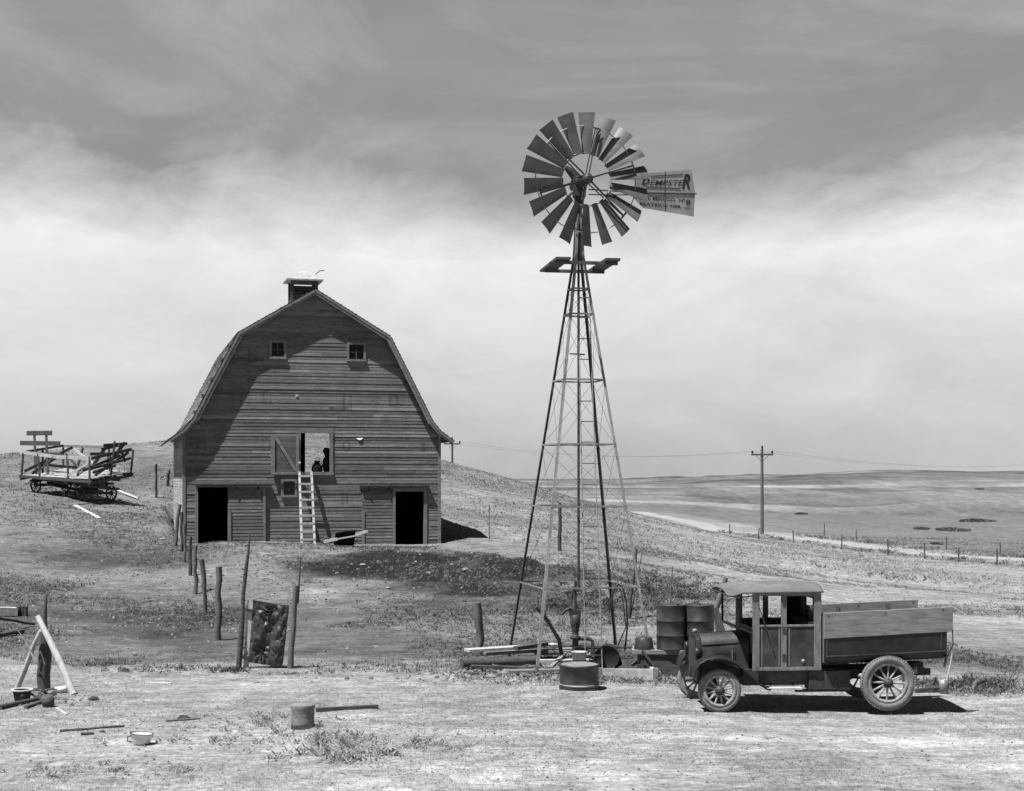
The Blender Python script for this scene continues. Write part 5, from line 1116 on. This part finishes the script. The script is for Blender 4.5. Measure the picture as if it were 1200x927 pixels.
# gate: crooked tall pole, board, tar-cloth panel, right post
Yg = G(281, 783).y
gp = thing('gate_pole', 'tall crooked bark-covered pole at the left of the cloth gate', 'pole', P(278, 784, Yg)); gp.location.z = gz(gp.location.x, gp.location.y)
q = MB(gp.location); q.tube([P(279, 786, Yg), P(282, 752, Yg), P(284, 722, Yg), P(284.5, 700, Yg), P(287.5, 672, Yg), P(291, 645, Yg), P(292.5, 625, Yg)], [.06, .055, .045, .042, .04, .03, .018], 9, jit=.16)
for py, s_ in ((640, 1), (668, -1), (705, 1), (735, -1), (760, 1)): p = P(287 if py < 700 else 284, py, Yg); q.tube([p, p + Vector((s_ * .07, 0, .03))], [.02, .012], 5)
q.build('trunk', 'bark', gp)
gate = thing('gate', 'low gate panel covered with crumpled dark tar cloth', 'gate', P(312, 783, Yg)); gate.location.z = gz(gate.location.x, gate.location.y)
q = MB(gate.location); q.prism([P(285, 784, Yg + .03), P(291, 784, Yg + .03), P(296.5, 704, Yg + .03), P(290, 703, Yg + .03)], (0, .03, 0)); q.build('stile', 'wood_l', gate)
q = MB(gate.location); q.beam(P(282, 714, Yg), P(297, 716, Yg), .05, .06); q.beam(P(284, 770, Yg), P(292, 771, Yg), .05, .06); q.build('hinge_strap', 'iron', gate)
q = MB(gate.location); nx_, ny_ = 44, 64; vs = []
for j in range(ny_ + 1):
    for i in range(nx_ + 1):
        u_, v_ = i / nx_, j / ny_; TLx, TLy, TRx, TRy, BLx, BLy, BRx, BRy = 297, 703, 337.5, 709, 291, 776, 330, 782
        px = (TLx + (TRx - TLx) * u_) * (1 - v_) + (BLx + (BRx - BLx) * u_) * v_; py = (TLy + (TRy - TLy) * u_) * (1 - v_) + (BLy + (BRy - BLy) * u_) * v_ + 2.2 * math.sin(math.pi * u_) * (1 - v_)
        d1 = math.hypot((u_ - .42), (v_ - .12) * 1.6); d2 = math.hypot((u_ - .35), (v_ - .78) * 1.6)
        w = .015 * math.sin(9 * u_ + 5 * v_) * (.5 + v_) + .05 * (abs(float(fbm(u_ * 4 + v_ * 3, v_ * 9 - u_ * 4, 3, 16))) * 2 - .3) + .05 * float(fbm(u_ * 16 + v_ * 3, v_ * 4, 3, 26)) + .06 * math.exp(-d1 * 9) * math.cos(12 * math.atan2(v_ - .12, u_ - .42)) + .06 * math.exp(-d2 * 8) * math.cos(10 * math.atan2(v_ - .78, u_ - .35)) + float(fbm(u_ * 5, v_ * 5, 3, 6)) * .10
        vs.append(P(px, py, Yg + w))
n0 = len(vs); fs = [(j*(nx_+1)+i, j*(nx_+1)+i+1, (j+1)*(nx_+1)+i+1, (j+1)*(nx_+1)+i) for j in range(ny_) for i in range(nx_)]
q.add(vs, fs, 1, True); q.add([Vector(p) + Vector((0, .012, 0)) for p in vs], [f[::-1] for f in fs], 1, True); q.build('cloth_panel', 'tarp', gate)
q = MB(gate.location); q.beam(P(295, 704, Yg + .05), P(338, 711, Yg + .05), .03, .04); q.beam(P(338, 710, Yg + .05), P(330, 783, Yg + .05), .03, .045, up=(0, 1, 0)); q.tube([P(296, 703, Yg), P(306, 701, Yg), P(316, 703, Yg)], .008, 5); q.build('gate_frame', 'wood_vd', gate)
gp2 = thing('gate_post', 'round pale post with a thin rod tied on it, right of the cloth gate', 'post', P(341, 786, Yg)); gp2.location.z = gz(gp2.location.x, gp2.location.y)
q = MB(gp2.location); q.tube([P(340.5, 787, Yg), P(341, 765, Yg), P(344, 735, Yg), P(345, 710, Yg), P(347, 686, Yg)], [.075, .06, .058, .055, .055], 10, jit=.06); q.build('trunk', 'wood_v', gp2)
q = MB(gp2.location); q.beam(P(348.5, 707, Yg + .03), P(350, 686, Yg + .03), .05, .05); q.tube([P(350, 690, Yg + .03), P(352.5, 652, Yg + .03)], [.02, .012], 6); q.build('rod', 'wood_vd', gp2)
# tepee of poles round a post at the left
Yt = G(52, 808).y; tp = G(52, 808)
pt = thing('charred_post', 'dark charred post tapering to a point in the pole tripod at left', 'post', tp)
q = MB(tp); q.tube([P(52, 813, Yt), P(51, 790, Yt), P(53, 770, Yt), P(51.5, 745, Yt), P(52, 725, Yt), P(54.5, 697, Yt)], [.13, .125, .12, .085, .055, .015], 10, jit=.1); q.build('trunk', 'wood_vd', pt)
q = MB(tp); q.tube([P(45.5, 782, Yt - .14), P(45, 768, Yt - .16), P(47, 762, Yt - .14), P(53, 779, Yt - .15)], .012, 5); q.build('wire_loop', 'zinc', pt)
a = G(86, 814); b2 = P(44, 722, Yt - .25); mb = MB(a); mb.tube([a, a.lerp(b2, .3) + Vector((.03, 0, 0)), a.lerp(b2, .65) + Vector((.01, 0, .02)), b2], [.07, .068, .06, .05], 10, jit=.05); o = mb.build('leaning_pole', 'wood_w'); o.location = a; tag(o, 'bleached thick pole leaning to the left on the charred post', 'pole')
a = G(20, 807); b2 = P(48, 739, Yt - .2); mb = MB(a); mb.tube([a, a.lerp(b2, .4), a.lerp(b2, .75) + Vector((-.02, 0, 0)), b2], [.055, .05, .045, .04], 9, jit=.06); o = mb.build('leaning_pole', 'wood_l'); o.location = a; tag(o, 'pale knotty pole leaning to the right behind the thick bleached pole', 'pole')
mb = MB(P(38, 765, Yt - .3)); mb.tube([P(21, 739, Yt - .35), P(32, 755, Yt - .3), P(41, 775, Yt - .3)], [.008, .014, .02], 6); o = mb.build('twig', 'wood_l'); o.location = P(38, 765, Yt - .3); tag(o, 'thin curved twig caught on the left leaning pole', 'twig')
c = G(26, 822); bw = thing('wooden_trough', 'small broken tub with a pale rim at the foot of the leaning poles', 'tub', c, .15)
q = MB(); q.lathe([(0, .01), (.13, .01), (.17, .2), (.15, .2), (.12, .03), (0, .03)], 16); q.build('shell', 'wood_vd', bw); q = MB(); q.lathe([(.165, .19), (.2, .2), (.2, .225), (.14, .22)], 20, closed=True); q.build('rim', 'wood_w', bw)
plank('log', 0, 832, 52, 820, .09, .09, 'wood_vd', 'dark pole lying on the ground left of the pole tripod', 'log', tube=True)
plank('log', 30, 831, 56, 822, .07, .07, 'wood_v', 'shorter grey pole beside the dark lying pole', 'log', tube=True)
c = G(57, 828); mb = MB(); mb.lathe([(0, 0), (.1, 0), (.11, .1), (.1, .2), (0, .2)], 12, Matrix.Rotation(R(20), 4, 'X')); o = mb.build('stump', 'wood_d'); o.location = c; tag(o, 'small dark stump at the end of the lying poles', 'stump')
c = G(72, 812); mb = MB(); mb.lathe([(0, -.12), (.06, -.12), (.06, .12), (.055, .12), (.05, -.1), (0, -.1)], 14, Matrix.Translation((0, 0, .06)) @ Matrix.Rotation(R(80), 4, 'Y')); o = mb.build('tin_can', 'enamel'); o.location = c; tag(o, 'white tin can on its side under the thick leaning pole', 'can')
for i in range(8):
    a = G(45 + i * 2, 816 + (i % 3) * 3) + Vector((0, 0, .03)); an = i * 1.7; mb = MB(a); b2 = a + Vector((math.cos(an) * .35, math.sin(an) * .2, .1)); mb.tube([a, a.lerp(b2, .5) + Vector((0, 0, .05)), b2], [.03, .022, .012], 6, jit=.15); o = mb.build('stick', 'bark'); o.location = a; tag(o, 'short dark stick in the litter at the foot of the charred post', 'stick', 'sticks by the charred post')
# fallen rails at the far left
plank('rail', -30, 745, 40, 734, .1, .1, 'bark', 'dark fallen rail entering from the left edge behind the pole tripod', 'rail', tube=True, lift=.0, lifta=.5, jog=.02)
plank('rail', -20, 750, 27, 742, .14, .12, 'bark', 'lower dark fallen branch at the left edge', 'rail', tube=True, jog=.05)
c0 = G(-30, 722); c1 = G(20, 722); mb = MB(c1); mb.beam(c0 + Vector((0, 0, .14)), c1 + Vector((0, 0, .12)), .3, .22); o = mb.build('timber', 'wood_l'); o.location = c1; tag(o, 'pale squared timber lying at the left edge of the yard', 'timber')
for k in range(3): c = G(22 + k * 4, 722); mb = MB(); mb.box(-.04, .04, -.08, .08, 0, .26); o = mb.build('short_stake', 'wood_vd', None); o.location = c; tag(o, 'short dark stake in the trio at the end of the pale timber', 'stake', 'stakes at the timber end')

# ---------------------------------------------------------------- foreground things
c = G(165, 873); pot = thing('enamel_pot', 'white enamel chamber pot tilted on the dry foreground grass', 'pot', c, R(20))
q = MB(); mt_ = Matrix.Rotation(R(4), 4, 'Y'); q.lathe([(0, .005), (.10, .0), (.135, .05), (.15, .13), (.165, .17), (.175, .175), (.16, .168), (.14, .12), (.125, .05), (.09, .015), (0, .015)], 30, mt_); q.build('bowl', 'enamel', pot)
q = MB(); q.tube([(-.14, 0, .15), (-.2, 0, .13), (-.2, 0, .07), (-.14, 0, .06)], .01, 6); q.lathe([(.166, .170), (.179, .172), (.179, .181), (.166, .181)], 30, mt_, closed=True); q.build('dark_rim', 'iron', pot)
c = G(355, 853); stp = thing('tin_bucket', 'grey cylindrical block-like tin standing in the dry grass', 'bucket', c); stp['label'] = 'grey cylindrical wooden stump standing in the foreground weeds'; stp['category'] = 'stump'; stp.name = 'stump'
q = MB(); q.lathe([(0, 0), (.2, 0), (.185, .1), (.19, .3), (.205, .37), (.2, .385), (0, .39)], 18); q.build('trunk', 'wood_x', stp); 
plank('plank', 370, 834.5, 443, 830.5, .09, .07, 'wood_d', 'long dark plank lying right of the stump', 'plank')
plank('stick', 70, 858, 145, 852, .05, .03, 'wood_d', 'long dark thin stick lying left of the enamel pot', 'stick', tube=True, jog=.01)
plank('stick', 95, 862, 110, 861, .05, .04, 'bark', 'short dark stick below the long thin one left of the pot', 'stick', tube=True)
plank('stick', 195, 846, 235, 843, .04, .03, 'wood_v', 'thin grey stick right of the enamel pot', 'stick', tube=True)
plank('stick', 172, 801, 201, 802, .05, .03, 'wood_w', 'short bleached stick in the yard right of the pole tripod', 'stick')
plank('stick', 66, 830, 78, 838, .03, .02, 'wood_w', 'tiny bleached stick just right of the lying poles', 'stick')
for i, (px, py, s_) in enumerate(((215, 843, .1), (110, 820, .09), (150, 793, .05), (300, 560+240, .06), (455, 690, .08), (425, 663, .1), (502, 672, .08), (545, 668, .1), (530, 662, .07), (395, 672, .06), (690, 700, .06), (35, 600, .06), (150, 600, .08), (165, 597, .07), (190, 632, .08), (160, 583, .12), (1000, 870, .03), (640, 880, .03), (330, 905, .05), (120, 858, .05))):
    c = G(px, py); mb = MB(); mb.lathe([(0, 0), (s_, .0), (s_ * 1.1, s_ * .35), (s_ * .6, s_ * .7), (0, s_ * .72)], 8, smooth=False)
    for v_ in range(len(mb.v)): mb.v[v_] = tuple(q * random.uniform(.75, 1.25) for q in mb.v[v_])
    dk_ = i in (0, 1, 19); o = mb.build('clod' if dk_ else 'stone', 'soil' if dk_ else 'rock'); o.location = c - Vector((0, 0, .01)); o.rotation_euler.z = i * 1.3; tag(o, 'small dark clod lying on the dry ground near the enamel pot' if dk_ else 'loose pale stone lying on open ground', 'clod' if dk_ else 'stone', 'dark clods in the yard' if dk_ else 'loose stones on the slope')

# ---------------------------------------------------------------- telephone line and road fence
def tpole(x, y, ztop, lab):
    zb_ = gz(x, y); o = thing('telephone_pole', lab, 'telephone pole', (x, y, zb_)); h = ztop - zb_
    q = MB(); q.tube([(0, 0, -.3), (0, 0, h)], [.17, .11], 10); q.build('pole', 'wood_v', o)
    q = MB(); q.beam((-.95, -.1, h - .5), (.95, -.1, h - .5), .1, .14); q.beam((-.6, -.1, h - .52), (0, -.1, h - 1.1), .03, .04); q.beam((.6, -.1, h - .52), (0, -.1, h - 1.1), .03, .04); q.build('crossarm', 'wood_vd', o)
    for xx in (-.85, 0, .85):
        q = MB(); q.lathe([(0, 0), (.05, 0), (.09, .08), (.09, .2), (.04, .26), (0, .26)], 10, Matrix.Translation((xx, -.1, h - .42 + (.42 if xx == 0 else 0)))); q.build('insulator', 'glass', o)
    return Vector((x, y, zb_ + h))
T1 = tpole(293 / F * 125, 125, 4.1 + 32 * 125 / F, 'tall wooden telephone pole with crossarm beside the far road')
T2 = tpole(-70 / F * 165, 165, 4.1 + 43 * 165 / F, 'distant telephone pole rising behind the hill just right of the barn')
T3 = tpole(92, 255, 6.6, 'telephone pole of the far line, out to the right')
for dx in (-.85, .85):
    s_ = 'left' if dx < 0 else 'right'
    wire(T1 + Vector((dx, -.1, -.2)), T2 + Vector((dx, -.1, -.2)), 1.0, .007, 'telephone_wire', 'faint wire from the %s arm of the tall pole towards the barn' % s_, 'wire')
    wire(T1 + Vector((dx, -.1, -.2)), T3 + Vector((dx, -.1, -.2)), 1.0, .007, 'telephone_wire', 'faint wire from the %s arm of the tall pole to the right edge' % s_, 'wire')
fp0 = None
for side in (-4.2, 4.6):
    for i in range(4, 118, 11):
        t = i / 24 + (0.08 if side > 0 else 0); p = road_at(t); q_ = road_at(t + .02); d = q_ - p; d /= np.linalg.norm(d); x, y = p[0] + d[1] * side, p[1] - d[0] * side
        if random.random() < .12: continue
        if fp0 is None:
            mb = MB(); mb.tube([(0, 0, -.2), (.02, 0, .5), (.0, 0, 1.0)], [.05, .045, .04], 7, jit=.08); o = mb.build('fence_post', 'wood_vd'); fp0 = o
        else: o = fp0.copy(); COL.objects.link(o)
        o.location = (x, y, gz(x, y)); o.rotation_euler = (random.uniform(-.06, .06), random.uniform(-.06, .06), i); o.scale = (1, 1, random.uniform(.8, 1.1)); tag(o, 'small fence post beside the far road', 'fence post', 'fence posts along the road')
# clods, dung and chaff scattered where the yard is trampled (uncountable)
def clods(name, cs, mat, label):
    q = MB()
    for (px, py, sx, sy, n, r0, r1) in cs:
        c = G(px, py)
        for k in range(n):
            x = RNG.normal(c.x, sx); y = RNG.normal(c.y, sy); u, n_ = barn_uv(x, y)
            if abs(u) < BW + .2 and -.2 < n_ < BL: continue
            r = RNG.uniform(r0, r1); z = gz(x, y); a = RNG.uniform(0, 6.28)
            vs = []
            for i in range(6):
                b = a + i * math.pi / 3; rr_ = r * RNG.uniform(.6, 1.2); vs.append((x + math.cos(b) * rr_, y + math.sin(b) * rr_, z - .01))
            for i in range(6):
                v = vs[i]; f = RNG.uniform(.4, .8); vs.append((x + (v[0] - x) * f, y + (v[1] - y) * f, z + r * RNG.uniform(.3, .8)))
            q.add(vs, [(i, (i+1) % 6, 6 + (i+1) % 6, 6 + i) for i in range(6)] + [tuple(range(6, 12))], RNG.uniform(.6, 1.5))
    return tag(q.build(name, mat), label, 'clods', kind='stuff')
clods('dung_clods', [(480, 665, 3.6, 1.5, 700, .015, .055), (570, 660, 1.6, 1.4, 800, .02, .08), (600, 690, 2.0, 2.0, 450, .02, .06), (430, 690, 3, 2.5, 300, .015, .05)], M['clod'], 'dark dung clods trampled into the slope in front of the barn')
clods('chaff_clods', [(300, 860, 3.5, 2.0, 900, .008, .03), (700, 880, 4, 2.0, 900, .008, .03), (650, 796, 1.8, .35, 420, .02, .07), (560, 788, .8, .2, 120, .02, .06), (1000, 700, 6, 5, 500, .02, .06), (150, 720, 5, 4, 900, .02, .06), (120, 620, 5, 6, 400, .02, .07), (600, 610, 3, 7, 500, .02, .07), (60, 822, .5, .3, 120, .01, .05)], M['clod_l'], 'pale clods and litter strewn over the dry ground')
# low dark bushes in the valley
def bush(px, py, w, hgt, lab, grp=None):
    c = G(px, py); q = MB()
    n_ = 1400; s_ = w * c.y / F / 2
    for k in range(n_):
        a = random.uniform(0, math.tau); r = s_ * math.sqrt(random.random()); x = math.cos(a) * r; y = math.sin(a) * r * 1.3; hh = hgt * .3 * (.35 + .65 * (1 - (r / s_) ** 2)) * (.4 + 1.2 * float(vnoise((c.x + x) * .7, (c.y + y) * .7, 5))) * random.uniform(.3, 1.1); l = hgt * .2
        d1 = Vector((random.gauss(0, 1), random.gauss(0, 1), random.gauss(0, 1))).normalized() * l; d2 = Vector((random.gauss(0, 1), random.gauss(0, 1), random.gauss(0, 1))).normalized() * l
        zz_ = gz(c.x + x, c.y + y) - c.z; p = Vector((x, y, hh + zz_)); q.add([p - d1, p + d2, p + d1, p - d2], [(0, 1, 2, 3)], random.uniform(.6, 1.4))
    o = q.build('shrub', M['leaf']); o.location = c; tag(o, lab, 'shrub', grp)
M['leaf'] = pm('shrub_leaves', .13, var=.3, bump=0, attr='col')
bush(939, 603, 14, .7, 'small dark shrub in the valley right of the tall telephone pole'); bush(1117, 621.5, 38, .6, 'wide dark shrub patch low in the valley at far right'); bush(1145, 611.5, 40, .7, 'upper long dark shrub patch on the far right slope'); bush(1080, 620, 18, .5, 'narrow dark shrub left of the wide patch in the valley'); bush(1148, 573.5, 10, 1.5, 'tiny dark shrub below the far right ridge'); bush(1098, 638, 14, .5, 'small bush on the far edge of the road', None)

# ---------------------------------------------------------------- sky, sun, camera
SD = Vector((.34, .278, -1)).normalized()
sun = bpy.data.lights.new('sun', 'SUN'); sun.energy = 5.0; sun.angle = R(.53); sun.color = (1, 1, 1)
so = bpy.data.objects.new('sun', sun); COL.objects.link(so); so.rotation_euler = SD.to_track_quat('-Z', 'Y').to_euler()
w = bpy.data.worlds.new('World'); scene.world = w; w.use_nodes = True; nt = w.node_tree; N = NT(nt); bg = nt.nodes['Background']
sky = N.n('ShaderNodeTexSky'); sky.sky_type = 'NISHITA'; sky.sun_disc = False; sky.sun_elevation = math.asin(-SD.z); sky.sun_rotation = math.atan2(-SD.x, -SD.y)
bw_ = N.n('ShaderNodeRGBToBW'); nt.links.new(sky.outputs[0], bw_.inputs[0])
dr_ = N.n('ShaderNodeTexCoord').outputs['Generated']; sp = N.n('ShaderNodeSeparateXYZ', i_0=dr_)
front = N.mapr(sp.outputs[1], -.1, .75, 0, 1); high = N.mapr(sp.outputs[2], .30, .7, 1, .15)
az = N.math('ARCTAN2', sp.outputs[0], sp.outputs[1]); el = N.math('ARCSINE', sp.outputs[2])
cv = N.n('ShaderNodeCombineXYZ', i_0=az, i_1=el, i_2=0.0).outputs[0]
n1 = N.noise(cv, 5, 8, .6, .5, (1, 2.6, 1)); n2 = N.noise(cv, 3.0, 6, .55, .8, (1, 3.2, 1)); n3 = N.noise(cv, 14, 6, .65, 1.0, (1, 2.2, 1))
# bright cloud bank near the horizon with a ragged, gently falling upper edge
edge = N.math('ADD', .178, N.math('MULTIPLY', N.math('POWER', N.math('ABSOLUTE', az), 1.5), .13))
edge = N.math('ADD', edge, N.math('MULTIPLY', N.math('SUBTRACT', n2, .5), .085)); edge = N.math('ADD', edge, N.math('MULTIPLY', N.math('SUBTRACT', n3, .5), .035))
bank = N.mapr(N.math('SUBTRACT', edge, el), -.022, .035, 0, 1)
lowfade = N.math('MULTIPLY', N.mapr(el, .0, .16, .58, 1.0), N.mapr(N.noise(cv, 11, 9, .68, .6, (1, 1.8, 1)), .3, .7, .95, 1.05))
bankv = N.math('MULTIPLY', N.mapr(n1, .3, .7, .78, 1.0), lowfade)
wisp = N.math('MULTIPLY', N.mapr(N.noise(cv, 4.2, 9, .6, 1.5, (1, 2.4, 1)), .46, .78, 0, 1), .24)
dark = N.math('ADD', N.math('MULTIPLY', N.mapr(n2, .3, .7, .285, .33), N.mapr(N.noise(cv, 9, 9, .7, .4, (1, 1.6, 1)), .3, .7, .94, 1.07)), N.math('MULTIPLY', wisp, .55))
cl = N.math('ADD', N.math('MULTIPLY', dark, N.math('SUBTRACT', 1.0, bank)), N.math('MULTIPLY', bankv, bank))
# cloud layer multiplies / veils the clear-sky radiance
nish = N.mapr(bw_.outputs[0], 0, 9, .0, 9.0)
cl = N.math('MULTIPLY', N.math('MULTIPLY', cl, high), N.mapr(front, 0, 1, .12, 1))
veil = N.math('ADD', N.math('MULTIPLY', nish, .05), N.math('MULTIPLY', cl, 9.6))
c3 = N.n('ShaderNodeCombineColor', i_0=veil, i_1=veil, i_2=veil); nt.links.new(c3.outputs[0], bg.inputs[0]); bg.inputs[1].default_value = .060
cam = bpy.data.cameras.new('camera'); cam.sensor_width = 36; cam.lens = F / 1200 * 36; cam.shift_y = (HY - 463.5) / 1200; cam.clip_end = 9000; cam.clip_start = .1
co = bpy.data.objects.new('camera', cam); COL.objects.link(co); co.location = (0, 0, CZ); co.rotation_euler = (R(90), 0, 0); scene.camera = co
scene.view_settings.view_transform = 'Standard'; scene.view_settings.look = 'None'; scene.view_settings.gamma = 1; scene.view_settings.exposure = .74; scene.view_settings.use_curve_mapping = False
scene.render.engine = 'CYCLES'; scene.cycles.use_denoising = True; scene.cycles.max_bounces = 5
